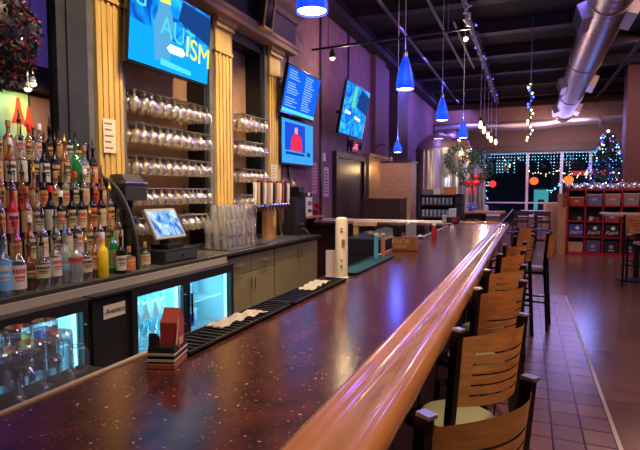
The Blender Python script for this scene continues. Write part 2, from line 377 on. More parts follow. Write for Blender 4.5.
# cornice
t = thing('wooden_cornice', 'black cornice with ochre mouldings across the top of the back bar', 'cornice', (-3.2, 2.66, 3.42))
L_ = 6.4 - 2.66
MB().box((0, 0, .12), (.18, L_, .42)).build('frieze', BLACK, t)
for z0, prof, nm in ((0, [(0, 0), (.2, 0), (.22, .04), (.24, .06), (.24, .1), (.2, .12), (0, .12)], 'lower_moulding'), (.42, [(0, 0), (.2, 0), (.24, .05), (.32, .1), (.34, .16), (0, .16)], 'crown_moulding')):
    MB().prism([(x, z + z0) for x, z in prof], 1, 0, L_ + (.05 if z0 else 0)).build(nm, mat('walnut_moulding', (.36, .2, .1), .45), t)
def corbel(y, label):
    c = thing('keystone_block', label, 'corbel', (-3.02, y, 3.5))
    MB().prism([(.02, 0), (.12, -.02), (.2, .5), (.02, .5)], 1, -.09, .09).build('block', BLKGLOSS, c)
    MB().prism([(.12, -.03), (.135, -.03), (.215, .5), (.2, .5)], 1, -.11, -.09).prism([(.12, -.03), (.135, -.03), (.215, .5), (.2, .5)], 1, .09, .11).box((.02, -.11, -.05), (.14, .11, -.02)).build('edge_trim', GOLD, c)
corbel(5.36, 'black keystone block with ochre edges on the cornice near its far end')

# ================================================================== TELEVISIONS
def tv(y0, y1, x, z, h, tilt, label, screen, draw=None, bez=.02):
    t = thing('television', label, 'television', (x, (y0 + y1) / 2, z)); t.rotation_euler = (0, tilt, 0)
    w_ = (y1 - y0) / 2
    MB().box((-.05, -w_, 0), (0, w_, h), .006).build('casing', BLKGLOSS, t)
    s = MB().box((0, -w_ + bez, bez + .008), (.003, w_ - bez, h - bez)).build('screen', screen, t)
    if draw: draw(s, w_ - bez, bez + .008, h - bez)
    MB().tube([(-.05, 0, h * .5), (-.05 - max(.02, (x + 3.2) - (.05 if x < -3 else 0)), 0, h * .45)], .03, 6).build('wall_bracket', BLACK, t)
    return t
E_Y = emis('screen_yellow', (.75, .9, .1), 1.3); E_C = emis('screen_cyan', (.1, .75, .9), 1.1); E_W = emis('screen_white', (.75, .9, 1), 1.3)
E_D = emis('screen_navy', (.01, .06, .25), 1.0); E_R = emis('screen_red', (.9, .03, .1), 1.0)
def patch(s, w_, pts, m, x=.0045, name='image_shape'):
    b = MB(); b._f([b.bm.verts.new((x, y, z)) for y, z in pts]); return b.build(name, m, s)
def d1(s, w, z0, z1):
    H = z1 - z0; f = lambda u, v: (-w + 2 * w * u, z0 + H * v)
    patch(s, w, [f(.0, 0), f(1, 0), f(1, .30), f(.5, .42), f(0, .5)], emis('screen_aqua', (.005, .33, .85), 1.3))
    patch(s, w, [f(.28, .1), f(.46, .12), f(.5, .6), f(.44, .86), f(.32, .85), f(.26, .55)], emis('screen_paleblue', (.10, .42, .75), 1), .005)
    patch(s, w, [f(.32, .84), f(.45, .86), f(.42, 1), f(.34, 1)], E_Y, .006)
    patch(s, w, [f(.55, .72), f(1, .55), f(1, .95), f(.6, .99)], E_D, .005)
    text('banner_letters', 'AUT', .25, emis('screen_mint', (.08, .6, .75), 1.2), s, (.006, w * .12, z0 + H * .52), (0, 1, -.12), (0, 0, 1))
    text('banner_letters', 'ISM', .27, E_Y, s, (.0065, w * .68, z0 + H * .38), (0, 1, -.12), (0, 0, 1))
    text('banner_letters', 'G', .22, E_C, s, (.006, -w * .8, z0 + H * .78), (0, 1, 0), (0, 0, 1))
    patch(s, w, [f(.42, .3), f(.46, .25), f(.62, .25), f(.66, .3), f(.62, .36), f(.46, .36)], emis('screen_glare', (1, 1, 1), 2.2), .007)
    patch(s, w, [f(.35, .06), f(.75, .04), f(.75, .1), f(.35, .14)], E_C, .006)
def d2(s, w, z0, z1):
    H = z1 - z0; b = MB()
    for c in (0, 1):
        for r in range(15):
            if r in (4, 10) and c == 0: continue
            y = -w + w * (.1 + c * .95); z = z1 - H * (.08 + .055 * r); l = w * random.uniform(.4, .7)
            b.box((.004, y, z - .006), (.0045, y + l, z + .006))
    b.build('menu_lines', emis('menu_text', (.35, .7, 1), .9), s)
    patch(s, w, [(-w, z0), (w, z0), (w, z0 + H * .08), (-w, z0 + H * .08)], E_C)
def d3(s, w, z0, z1):
    H = z1 - z0; f = lambda u, v: (-w + 2 * w * u, z0 + H * v)
    patch(s, w, [f(.08, .3), f(.72, .28), f(.72, .93), f(.08, .93)], emis('screen_blue', (.02, .08, .7), 1))
    patch(s, w, [f(.25, .3), f(.62, .3), f(.6, .6), f(.48, .72), f(.36, .7), f(.27, .55)], E_R, .005)
    patch(s, w, [f(.38, .7), f(.47, .7), f(.48, .82), f(.43, .87), f(.37, .82)], emis('screen_skin', (.8, .4, .5), 1), .0055)
    patch(s, w, [f(.1, .2), f(.7, .19), f(.7, .25), f(.1, .26)], E_D, .005)
    patch(s, w, [f(.78, .2), f(.9, .2), f(.9, .3), f(.78, .3)], E_D, .005)
def d4(s, w, z0, z1):
    H = z1 - z0; f = lambda u, v: (-w + 2 * w * u, z0 + H * v)
    patch(s, w, [f(.3, .55), f(.42, .55), f(.45, .85), f(.4, 1), f(.33, .98)], emis('screen_green', (.15, .75, .35), 1))
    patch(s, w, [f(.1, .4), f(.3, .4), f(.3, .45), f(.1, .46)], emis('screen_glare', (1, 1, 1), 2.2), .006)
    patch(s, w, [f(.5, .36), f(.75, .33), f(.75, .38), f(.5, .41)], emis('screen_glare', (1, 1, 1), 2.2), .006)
    patch(s, w, [f(.5, .6), f(1, .5), f(1, .9), f(.6, .98)], E_D, .005)
SC1 = screen_mat('screen_match', (.005, .06, .40), (.005, .27, .8), (.03, .5, 1), 5, 1.35)
tv(3.22, 4.34, -3.04, 2.60, .72, math.radians(4.5), 'large television showing a blue sports picture above the near glass rack', SC1, d1)
tv(5.99, 7.10, -3.06, 2.6, .64, math.radians(12), 'television showing a two-column blue menu, above another television', emis('screen_menu', (.006, .09, .62), 1.5), d2)
tv(6.10, 7.19, -3.10, 1.92, .65, 0, 'television showing a person in red on blue, under the menu screen', emis('screen_pale', (.05, .36, .9), 1.1), d3)
tv(7.75, 9.02, -2.90, 2.5, .88, math.radians(11), 'television tilted over the dark doorway showing a blue sports picture', screen_mat('screen_match_far', (.005, .07, .5), (.01, .22, .85), (.05, .45, 1), 7, 1.4), d4)

# ================================================================== BACK COUNTER, COOLERS, CABINETS
t = thing('back_counter', 'dark polished counter top with steel front lip along the back bar', 'counter', (0, 0, 0))
MB().box((-3.19, .9, .91), (-2.65, 6.36, .95)).build('worktop', CTOP, t)
MB().box((-2.65, .9, .868), (-2.632, 4.03, .925), .003).build('steel_lip', mat('lip_steel', (.62, .56, .44), .3, .45), t)
MB().box((-2.65, .9, .925), (-2.635, 6.4, .951)).build('front_edge', mat('edge_bronze', (.2, .18, .15), .3, .8), t)
MB().box((-3.19, 2.95, .95), (-3.17, 6.3, 1.0)).build('upstand', CTOP, t)
def handle_bar(p, a, b, r=.008, off=.03, name='handle', m=STEEL):
    a = Vector(a); b = Vector(b); q = Vector((off, 0, 0))
    return MB().tube([a, a + q, b + q, b], r, 6).build(name, m, p)
INT = mat('cooler_lining', (.6, .75, .8), .4)
def cooler(y0, y1, doors, label, name_panel=None):
    X0, X1 = -3.15, -2.56; t = thing('bottle_cooler', label, 'refrigerator', (0, (y0 + y1) / 2, 0)); oy = -(y0 + y1) / 2
    m = MB()
    m.box((X0, y0 + oy, 0), (X0 + .04, y1 + oy, .86)).box((X0, y0 + oy, 0), (X1, y1 + oy, .06)).box((X0, y0 + oy, .855), (X1 + .03, y1 + oy, .87))
    m.box((X0, y0 + oy, 0), (X1, doors[0][0] + oy, .86)).box((X0, doors[-1][1] + oy, 0), (X1, y1 + oy, .86))
    m.box((X1 - .02, y0 + oy, .0), (X1, y1 + oy, .1))
    m.build('body', BLACK, t)
    MB().box((X0 - .02, y0 + oy, .87), (-2.655, y1 + oy, .905), .004).build('steel_top', STEEL, t)
    for (a, b) in doors:
        a += oy; b += oy
        c = MB().box((X0 + .04, a, .06), (X0 + .06, b, .85)).box((X0 + .04, a, .06), (X1 - .06, a + .015, .85)).box((X0 + .04, b - .015, .06), (X1 - .06, b, .85)).box((X0 + .04, a, .06), (X1 - .06, b, .08)).build('lining', INT, t)
        for z in (.33, .58):
            s = MB()
            for q in range(9): s.tube([(X0 + .06, a + .02 + (b - a - .04) * q / 8, z), (X1 - .1, a + .02 + (b - a - .04) * q / 8, z)], .003, 4)
            s.tube([(X1 - .1, a + .015, z), (X1 - .1, b - .015, z)], .006, 5); s.build('wire_shelf', WHITE, t)
        fr = MB().box((X1, a, .10), (X1 + .03, b, .16)).box((X1, a, .80), (X1 + .03, b, .855)).box((X1, a, .16), (X1 + .03, a + .05, .8)).box((X1, b - .04, .16), (X1 + .03, b, .8)).build('door', BLACK, t)
        MB().box((X1 + .012, a + .05, .16), (X1 + .016, b - .04, .8)).build('pane', DOORG, fr)
        MB().box((X1 - .03, b - .075, .16), (X1 - .012, b - .055, .8)).build('lamp_strip', emis('cooler_tube', (.35, .85, 1), 2.5), t)
        la = lamp('AREA', ((X0 + X1) / 2 + .1, a - oy + (b - a) / 2, .835), 4.5, CYAN, .35, ((X0 + X1) / 2, a - oy + (b - a) / 2, 0), sy=.45)
        lamp('AREA', (X1 - .03, b - oy - .06, .5), 1.8, CYAN, .05, (X0, a - oy, .5), sy=.6)
        handle_bar(fr, (X1 + .03, a + .025 if a > 0.1 or len(doors) == 1 else b - .03, .72), (X1 + .03, a + .025 if a > .1 or len(doors) == 1 else b - .03, .48), .009, .035, m=BLKGLOSS)
    return t
d0 = [(1.25, 1.80), (1.80, 2.30)]
cooler(1.2, 2.33, d0, 'black glass-door cooler at the left edge under the liquor bottles')
c2 = cooler(2.36, 4.0, [(2.68, 3.28), (3.28, 3.98)], 'black two-door glass cooler under the till, lit cyan inside')
nm = MB().box((-2.56, -.73, .70), (-2.556, -.54, .79)).build('name_plate', CREAM, c2)
text('lettering', 'Avantco', .052, BLACK, nm, (-2.5545, -.635, .745), (0, 1, 0), (0, 0, 1), shear=.3)
# what is inside the coolers
def bottle_prof(r, h, neck=.012, sh=.6, kind=0):
    if kind == 1: return [(r * .9, 0), (r, .008), (r, h * .55), (r * .9, h * .62), (neck * 1.1, h * .70), (neck, h * .9), (neck * 1.15, h * .91), (neck * 1.1, h)]
    return [(r * .88, 0), (r, .008), (r, h * sh), (r * .82, h * (sh + .06)), (neck * 1.3, h * (sh + .14)), (neck, h * (sh + .2)), (neck, h * .94), (neck * 1.2, h * .95), (neck * 1.15, h)]
canm = {}
def put_can(x, y, z, col, label, r=.033, h=.12):
    t = thing('beverage_can', label, 'can', (x, y, z), 0, None)
    MB().lathe([(r * .8, 0), (r, .008), (r, h - .012), (r * .8, h)], n=12).build('can_body', mat('can_%s' % str(col), col, .35), t, True)
    MB().lathe([(r * .78, h), (r * .7, h + .002), (0.001, h + .001)], n=12, cap=False).build('lid', CHROME, t)
cols = [('red', (.7, .03, .04)), ('blue', (.02, .12, .6)), ('white', (.8, .8, .8)), ('green', (.05, .4, .12)), ('yellow', (.8, .6, .05)), ('navy', (.01, .03, .2))]
for i in range(7):
    nme, c = cols[i % 6]
    put_can(-2.76, 1.62 + i * .09 if i < 2 else 1.68 + i * .09, .583, c, '%s drink can on the upper shelf of the left cooler, %s from the left' % (nme, ORD[i]))
for i in range(4):
    nme, c = [cols[5], cols[2], cols[1], cols[5]][i]
    y = (3.42, 3.56, 3.66, 3.60)[i]
    put_can(-2.78, y, .583 if i < 2 else .333, c, '%s can on the %s shelf behind the right cooler door, %s' % (nme, 'upper' if i < 2 else 'lower', 'nearer the handle' if i in (0, 3) else 'farther from the handle'))
GL2 = glass('cold_glass', (.7, .9, .95), 1.3, .08, body=.15)
sg = thing('stemmed_glass', 'stemmed glass stored in the left door of the cooler under the till', 'glass', (0, 0, 0), 0, 'glasses chilling in the two-door cooler')
MB().lathe([(.03, 0), (.028, .004), (.005, .01), (.005, .07), (.03, .10), (.04, .14), (.037, .18)], n=12, cap=False).build('goblet', GL2, sg, True)
first = True
for z in (.335, .583):
    for i in range(5):
        for j in range(2):
            o = sg if first else copy_tree(sg); first = False
            o.location = (-2.70 - j * .12, 2.78 + i * .095, z)
for i in range(4):
    t = thing('plastic_scoop', 'white plastic scoop on the upper shelf of the till cooler, %s from the left' % ORD[i], 'scoop', (-2.64, 2.80 + i * .10, .586), .2)
    MB().prism([(-.04, 0), (.045, 0), (.05, .01), (.0, .13), (-.02, .12)], 0, -.03, .03).build('bowl', mat('scoop_white', (.8, .85, .85), .4), t)
    MB().tube([(0, -.01, .12), (0, -.04, .15)], .008, 6).build('handle', mat('scoop_white'), t)
for nm_, y0_, z_, w_, h_, c_ in (('milk_carton', 3.40, .583, .07, .17, (.75, .8, .8)), ('storage_tub', 3.72, .583, .13, .09, (.5, .65, .7)), ('black_tub', 3.62, .333, .09, .07, (.02, .02, .03)), ('storage_tub', 3.80, .333, .12, .10, (.6, .7, .75)), ('milk_carton', 3.86, .583, .07, .15, (.3, .4, .5))):
    t = thing(nm_ if nm_ != 'black_tub' else 'storage_tub', '%s %s behind the right cooler door, %s' % ({(.75, .8, .8): 'white', (.5, .65, .7): 'pale blue', (.02, .02, .03): 'black', (.6, .7, .75): 'pale grey', (.3, .4, .5): 'slate blue'}[c_], 'carton' if 'carton' in nm_ else 'tub', 'upper shelf' if z_ > .5 else 'lower shelf'), 'carton' if 'carton' in nm_ else 'tub', (-2.90, y0_, z_ + .003))
    MB().box((-.04, -w_ / 2, 0), (.04, w_ / 2, h_), .005).build('body', mat('tub%s' % str(c_), c_, .4), t); MB().box((-.043, -w_ / 2 - .003, h_), (.043, w_ / 2 + .003, h_ + .012)).build('lid', WHITE, t)
# cabinets
def cabinet(y0, y1, label, drawer=True):
    X1 = -2.68; t = thing('base_cabinet', label, 'cabinet', (0, y0, 0)); W = y1 - y0
    MB().box((-3.2, 0, .08), (X1 - .02, W, .90)).box((-3.2, 0, 0), (X1 - .07, W, .08)).build('body', OLIVE, t)
    if drawer:
        for s in (0, 1):
            d = MB().box((X1 - .02, W * s / 2 + .004, .71), (X1, W * (s + 1) / 2 - .004, .885), .003).build('drawer', OLIVE, t)
            yc = W * (s + .5) / 2; handle_bar(d, (X1, yc - .06, .80), (X1, yc + .06, .80), .006, .03)
            d = MB().box((X1 - .02, W * s / 2 + .004, .10), (X1, W * (s + 1) / 2 - .004, .70), .003).build('door', OLIVE, t)
            yc = W / 2 + (-.04 if s == 0 else .04); handle_bar(d, (X1, yc, .52), (X1, yc, .64), .006, .03)
    else:
        for s in (0, 1):
            d = MB().box((X1 - .02, W * s / 2 + .004, .10), (X1, W * (s + 1) / 2 - .004, .885), .003).build('door', OLIVE, t)
            yc = W / 2 + (-.04 if s == 0 else .04); handle_bar(d, (X1, yc, .70), (X1, yc, .82), .006, .03)
cabinet(4.03, 5.08, 'olive cabinet with two drawers over two doors beside the cooler')
cabinet(5.10, 6.36, 'olive cabinet with two tall doors at the far end of the counter', False)

# ================================================================== LIQUOR BOTTLES
shelfM = mat('riser_black', (.03, .025, .022), .4)
ST = [(-2.76, .95), (-2.85, 1.09), (-2.93, 1.25), (-3.01, 1.41), (-3.09, 1.57), (-3.17, 1.73)]
t = thing('tiered_bottle_riser', 'black stepped display shelf holding the liquor bottles', 'shelf', (0, 0, 0))
for i in range(1, 6):
    x, z = ST[i]; MB().box((x - .042, 1.3, .952), (x + .04, 2.94, z - .001)).build('step', shelfM, t)
arc = [(-3.13, .952)] + [(-3.13 + .40 * math.sin(a * PI / 20), .952 + .70 * math.cos(a * PI / 20)) for a in range(0, 11)]
MB().prism(arc, 1, 2.945, 2.975).build('curved_end_panel', BLKGLOSS, t)
m = MB(); pts = [(-3.13 + .403 * math.sin(a * PI / 20), 2.97, .96 + .705 * math.cos(a * PI / 20)) for a in range(0, 11)]; m.tube(pts, .012, 6).build('panel_edge', DKSTEEL, t, True)
GM = {'clear': glass('bottle_clear', (.80, .80, .76), 1.2, .05, body=.06), 'frosted': glass('bottle_frosted', (.65, .72, .72), 1.0, .25, body=.35), 'amber': glass('bottle_amber', (.55, .22, .06), 1.1, .05, body=.35),
      'black': mat('bottle_black', (.008, .008, .01), .08), 'green': glass('bottle_green', (.03, .35, .08), 1.0, .06, body=.45), 'blue': glass('bottle_blue', (.25, .5, .7), 1.1, .06, body=.3),
      'yellow': mat('bottle_yellow', (.9, .6, .02), .35), 'brown': mat('bottle_brown', (.14, .035, .015), .12), 'olive': glass('bottle_olive', (.35, .38, .2), 1.0, .1, body=.4), 'red': mat('bottle_red', (.45, .02, .03), .2)}
LM = {'cream': mat('label_cream', (.55, .46, .26), .6), 'white': mat('label_white', (.6, .58, .52), .6), 'red': mat('label_red', (.65, .04, .05), .5), 'orange': mat('label_orange', (.6, .17, .05), .5), 'blue': mat('label_blue', (.15, .4, .75), .5),
      'black': mat('label_black', (.02, .02, .02), .5), 'tan': mat('label_tan', (.6, .36, .12), .5), 'green': mat('label_green', (.1, .35, .1), .5), 'pink': mat('label_pink', (.8, .35, .4), .5)}
CM = {'black': mat('cap_black', (.015, .015, .015), .35), 'gold': mat('cap_gold', (.7, .48, .15), .35, .6), 'red': mat('cap_red', (.6, .02, .04), .4), 'wood': mat('cap_wood', (.4, .17, .06), .6), 'white': WHITE, 'blue': mat('cap_blue', (.05, .2, .6), .4)}
INK = mat('label_ink', (.12, .03, .03), .6)
def bottle(x, y, z, g, l, c, where, r=.036, h=.30, kind=0, lz=(.15, .5), pour=True, ink=None):
    what = '%s bottle, %s label, %s %s' % ('dark' if g == 'black' else g, l, c, 'pourer' if pour else 'cap') if l else 'plain %s bottle, %s cap' % (g, c)
    t = thing('liquor_bottle', what + ', ' + where, 'bottle', (x, y, z), random.uniform(-.3, .3))
    MB().lathe(bottle_prof(r, h, kind=kind), n=14).build('glass_body', GM[g], t, True)
    if l:
        q = MB(); n = 10; a0, a1 = -1.9, 1.15; rr = r + .0012; za, zb = h * lz[0], h * lz[1]
        A = [(rr * math.cos(a0 + (a1 - a0) * i / n), rr * math.sin(a0 + (a1 - a0) * i / n)) for i in range(n + 1)]
        for (u, v), (u2, v2) in zip(A, A[1:]): q.quad((u, v, za), (u2, v2, za), (u2, v2, zb), (u, v, zb))
        lo = q.build('paper_label', LM[l], t)
        q = MB(); rr = r + .002
        for z_, hh, s0, s1 in ((.75, .09, -1.2, .5), (.5, .05, -1.0, .3), (.36, .03, -.9, .2)):
            for i in range(5):
                a = s0 + (s1 - s0) * i / 5; b = s0 + (s1 - s0) * (i + .8) / 5; zz = za + (zb - za) * z_; dh = (zb - za) * hh
                q.quad((rr * math.cos(a), rr * math.sin(a), zz - dh), (rr * math.cos(b), rr * math.sin(b), zz - dh), (rr * math.cos(b), rr * math.sin(b), zz + dh), (rr * math.cos(a), rr * math.sin(a), zz + dh))
        q.build('label_print', LM[ink] if ink else INK, lo)
    if pour:
        MB().lathe([(.014, h - .012), (.015, h + .006), (.009, h + .012), (.006, h + .035), (.005, h + .055)], n=8).tube([(0, 0, h + .05), (.012, -.012, h + .075)], .004, 5).build('pour_spout', CM[c], t, True)
    else: MB().lathe([(.0155, h - .03), (.016, h + .006), (.014, h + .012)], n=10).build('cap', CM[c], t, True)
    return t
R0 = [  # px, x, glass, label, cap, r, h, kind, lz, pour, ink
 (3, -2.74, 'blue', 'blue', 'black', .040, .30, 0, (.1, .62), True, 'white'), (17, -2.72, 'clear', 'white', 'red', .042, .28, 0, (.1, .55), True, 'red'), (29, -2.77, 'brown', 'black', 'black', .038, .24, 0, (.2, .5), True, 'tan'),
 (42, -2.73, 'clear', 'cream', 'black', .042, .25, 1, (.25, .55), True, 'black'), (55, -2.76, 'clear', 'white', 'black', .036, .27, 0, (.2, .6), True, 'red'), (65, -2.79, 'frosted', 'blue', 'blue', .037, .29, 0, (.25, .4), True, 'white'),
 (76, -2.73, 'frosted', 'red', 'black', .040, .27, 1, (.45, .55), True, 'red'), (86, -2.74, 'clear', 'cream', 'gold', .036, .24, 1, (.2, .55), True, 'black'), (95, -2.78, 'amber', 'cream', 'black', .036, .25, 0, (.2, .55), True, 'red'),
 (103, -2.71, 'yellow', None, 'white', .034, .27, 0, None, False, None), (113, -2.80, 'green', 'green', 'wood', .038, .31, 0, (.1, .5), False, 'red'), (121, -2.71, 'black', 'white', 'black', .032, .24, 0, (.1, .5), True, None),
 (129, -2.72, 'clear', 'orange', 'wood', .042, .16, 1, (.08, .62), False, 'cream'), (145, -2.80, 'clear', 'cream', 'gold', .038, .165, 1, (.1, .55), False, 'orange')]
for i, (px, x, g, l, c, r, h, kd, lz, pr, ink) in enumerate(R0):
    y = on(0, x, px, 260).y
    bottle(x, y, .951, g, l, c, '%s from left on the counter' % ORD[i], r * 1.06, h * 1.1, kd, lz or (.1, .5), pr, ink)
rows = {1: ('second shelf row up', ['clear', 'clear', 'amber', 'clear', 'olive', 'clear', 'clear', 'amber', 'clear', 'clear'], ['cream', 'tan', 'cream', 'white', 'cream', 'cream', 'white', 'cream', 'cream', 'tan'], .29),
        2: ('third shelf row up', ['clear', 'red', 'amber', 'clear', 'black', 'black', 'black', 'black', 'black', 'black'], ['tan', 'pink', 'cream', 'white', 'white', 'cream', 'cream', 'cream', 'orange', 'cream'], .30),
        3: ('fourth shelf row up', ['amber', 'clear', 'amber', 'amber', 'black', 'amber', 'olive', 'clear', 'clear', 'amber'], ['tan', 'cream', 'red', 'tan', 'tan', 'tan', 'cream', 'cream', 'cream', 'red'], .27),
        4: ('fifth shelf row up', ['clear', 'amber', 'clear', 'clear', 'black', 'black', 'amber', 'green', 'olive', 'black'], ['tan', 'white', 'white', 'black', 'white', 'black', 'tan', None, 'cream', 'orange'], .32),
        5: ('top shelf row', ['amber', 'amber', 'clear', 'amber', 'clear', 'black', 'amber', 'black', 'black', 'black'], ['tan', 'cream', 'white', 'tan', 'white', 'black', 'tan', 'white', 'black', None], .27)}
capc = ['black', 'black', 'gold', 'black', 'red', 'black', 'black', 'white', 'wood', 'black']
for rI, (nm_, gs, ls, h) in rows.items():
    x, z = ST[rI]; ya = on(0, x, 2, 200).y - .02; yb = 2.90
    n = 10 if rI > 3 else 11
    for i in range(n):
        y = ya + (yb - ya) * i / (n - 1); g, l = gs[i % 10], ls[i % 10]; c = capc[(i * 3 + rI) % 10]
        bottle(x + random.uniform(-.006, .006), y, z, g, l, c, '%s from left in the %s' % (ORD[i], nm_), (.052 if g == 'green' else .0325), h * random.uniform(.93, 1.07), i % 3 == 2 and 1 or 0, (.12, .55), c in ('black', 'gold'), ['red', 'black', 'red', 'black', 'tan', 'black', 'white'][(i + rI) % 7] if l != 'black' else 'tan')

# ================================================================== HANGING GLASS RACKS
gob = thing('stemmed_glass', 'x', 'glass')
MB().lathe([(.036, 0), (.035, -.004), (.007, -.009), (.006, -.035), (.014, -.046), (.042, -.066), (.053, -.095), (.052, -.125), (.044, -.155)], n=12, cap=False).build('goblet', glass('rack_glass', (.96, .91, .76), 2.0, .12, body=.14), gob, True)
firstg = True
def rack(y0, y1, zs, name):
    global firstg
    for ti, z in enumerate(zs):
        lv = ['top', 'second', 'third', 'fourth', 'bottom'][ti]
        t = thing('glass_hanger_rack', '%s wire hanging rail in the %s' % (lv, name), 'rack', (-3.2, y0, z)); W = y1 - y0
        m = MB()
        n = int(W / .103)
        for i in range(n):
            for q in (-.018, .018): m.tube([(-.2, W * (i + .5) / n + q, 0), (.12, W * (i + .5) / n + q, 0)], .004, 5)
        m.tube([(-.2, 0, 0), (-.2, W, 0)], .005, 5).tube([(.12, 0, 0), (.12, W, 0)], .005, 5); m.build('wire_frame', DKSTEEL, t)
        for f in (.1, .9): MB().box((-.215, W * f, -.02), (-.2, W * f + .03, .03)).build('bracket', BLACK, t)
        for i in range(n):
            for j in range(3):
                o = gob if firstg else copy_tree(gob); firstg = False
                o.location = (-3.33 + .1 * j + random.uniform(-.008, .008), y0 + W * (i + .5) / n + random.uniform(-.006, .006), z + .006)
                o['label'] = 'clear stemmed glass hanging on the %s rail of the %s' % (lv, name)
                o['group'] = 'glasses on the %s rail of the %s' % (lv, name)
rack(3.36, 4.50, (2.41, 2.13, 1.85, 1.57, 1.31), 'glass rack beside the till')
rack(5.06, 5.74, (2.45, 2.14, 1.81, 1.5), 'rack beside the beer taps')

# pint glasses stacked on the counter
MAT_ = tag(MB().box((-3.12, 4.22, .951), (-2.70, 4.98, .958), .002).build('drying_mat', RUBBER), 'black rubber drying mat under the stacked pint glasses', 'mat')
pg = thing('pint_glass', 'x', 'glass')
MB().lathe([(.043, 0), (.041, .01), (.031, .14), (.028, .146), (.001, .146)], n=12, cap=False).build('tumbler', glass('pint_glass', (.95, .95, .88), 2.0, .12, body=.12), pg, True)
fp = True
for lay in range(3):
    for i in range(7):
        for j in range(3):
            if (i == 0 and lay == 2) or (i == 6 and lay == 2): continue
            o = pg if fp else copy_tree(pg); fp = False
            o.location = (-3.05 + j * .1, 4.32 + i * .095 + random.uniform(-.004, .004), .959 + lay * .147)
            o['label'] = 'upturned pint glass in the %s layer of the stack on the back counter' % ['bottom', 'middle', 'top'][lay]; o['group'] = 'stacked pint glasses, %s layer' % ['bottom', 'middle', 'top'][lay]

# ================================================================== TILL
t = thing('cash_register', 'black till with a tilted touch screen on the back counter', 'cash register', (-2.86, 3.44, .951))
b = MB().box((-.2, -.22, 0), (.16, .22, .11), .005).build('cash_drawer', BLACK, t)
MB().box((.16, -.2, .02), (.165, .2, .095)).build('drawer_front', mat('drawer_grey', (.05, .05, .055), .35), b); MB().tube([(.16, 0, .06), (.175, 0, .06)], .012, 8).build('lock', CHROME, b)
MB().box((-.08, -.1, .11), (.1, .1, .15), .004).box((-.03, -.04, .14), (.0, .04, .3)).build('stand', BLACK, t)
M_ = MB().box((-.02, -.19, -.14), (.012, .19, .14), .008).build('monitor', mat('bezel_grey', (.35, .35, .36), .35), t); M_.location = (.02, -.03, .32); M_.rotation_euler = (0, math.radians(-28), 0)
MB().box((.012, -.165, -.115), (.014, .165, .115)).build('touch_screen', screen_mat('pos_screen', (.03, .12, .55), (.2, .45, .8), (.7, .9, .95), 9, 1.1), M_)
MB().box((-.015, .192, -.08), (.015, .215, .09)).build('card_reader', BLACK, M_)
t = thing('receipt_printer', 'steel and black printer stacked on a stand between bottles and till', 'printer', (-3.03, 3.16, .951))
MB().box((-.08, -.08, 0), (.0, .08, .52)).build('stand', BLKGLOSS, t)
MB().box((-.1, -.12, .52), (.12, .12, .63), .006).build('housing', mat('printer_black', (.04, .04, .045), .3), t)
MB().box((-.1, -.13, .645), (.13, .13, .67), .006).box((-.09, -.11, .63), (.11, .11, .645)).prism([(-.1, .67), (.12, .67), (.06, .73), (-.05, .73)], 1, -.1, .1).build('steel_cover', STEEL, t)

# ================================================================== BEER TAPS
t = thing('beer_tap_tower', 'steel beer tap rail with a row of tall handles on the back counter', 'beer tap tower', (-2.98, 5.45, .951))
MB().tube([(0, -.46, .43), (0, .46, .43)], .038, 12).build('manifold', CHROME, t, True)
for y in (-.30, .42): MB().tube([(0, y, 0), (0, y, .40)], .03, 10).lathe([(.05, 0), (.05, .012), (.03, .02)], (0, y, 0), 12).build('pedestal', CHROME, t, True)
MB().box((-.03, -.05, 0), (.03, .12, .395)).build('wooden_pedestal_cover', mat('tap_wood', (.3, .14, .05), .4), t)
hc = [WHITE, LM['tan'], BLACK, WHITE, mat('handle_wood', (.5, .3, .14), .4), WHITE, BLACK, LM['tan'], WHITE, mat('handle_red', (.4, .05, .04), .4), BLACK, WHITE]
for i in range(12):
    y = -.43 + i * .078
    f = MB().tube([(.03, y, .43), (.09, y, .44), (.11, y, .41), (.115, y, .36)], [.012, .014, .012, .008], 8).build('faucet', CHROME, t, True)
    q = hc[i]
    hd = MB().lathe([(.012, .445), (.016, .47), (.014, .49)], (.09, y, 0), 8).prism([(y - .014, .49), (y + .014, .49), (y + .024, .66), (y + .018, .70), (y - .018, .70), (y - .024, .66)], 0, .078, .102).build('handle', q, f)
    MB().ball((.09, y, .715), .017, 8, 6).build('finial', [mat('finial_copper', (.5, .2, .1), .3, .6), BLACK, GM['red']][i % 3], hd, True)
MB().box((-.08, -.46, 0), (.2, .46, .02), .003).build('drip_tray', STEEL, t)
t = thing('bottle_opener_clock', 'small round brass dial gauge under the taps', 'gauge', (-3.02, 5.12, .953))
MB().lathe([(.03, 0), (.03, .01), (.008, .015), (.008, .16)], n=10).build('stand', CHROME, t, True)
MB().tube([(-.01, 0, .2), (.015, 0, .2)], .05, 16).build('dial', mat('dial_brass', (.45, .35, .2), .3, .7), t, True)
# coffee grinder / machine at the end
t = thing('coffee_machine', 'tall black coffee machine at the far end of the back counter', 'coffee machine', (-2.97, 6.18, .951))
MB().box((-.2, -.17, 0), (.12, .17, .52), .01).build('body', BLACK, t)
MB().box((-.15, -.1, .52), (.2, .2, .58), .01).box((-.1, -.06, .58), (.12, .12, .66), .008).build('hopper_base', BLKGLOSS, t)
MB().lathe([(.03, .66), (.03, .70), (.02, .72), (.022, .77)], (0, .03, 0), 10).build('top_knob', CHROME, t, True)
MB().box((.2, .06, .54), (.206, .12, .58)).build('display', WHITE, t)
MB().box((.122, -.08, .14), (.15, .04, .17)).tube([(.12, .0, .1), (.2, .0, .08), (.24, .03, .02)], .006, 5).build('spout', STEEL, t)

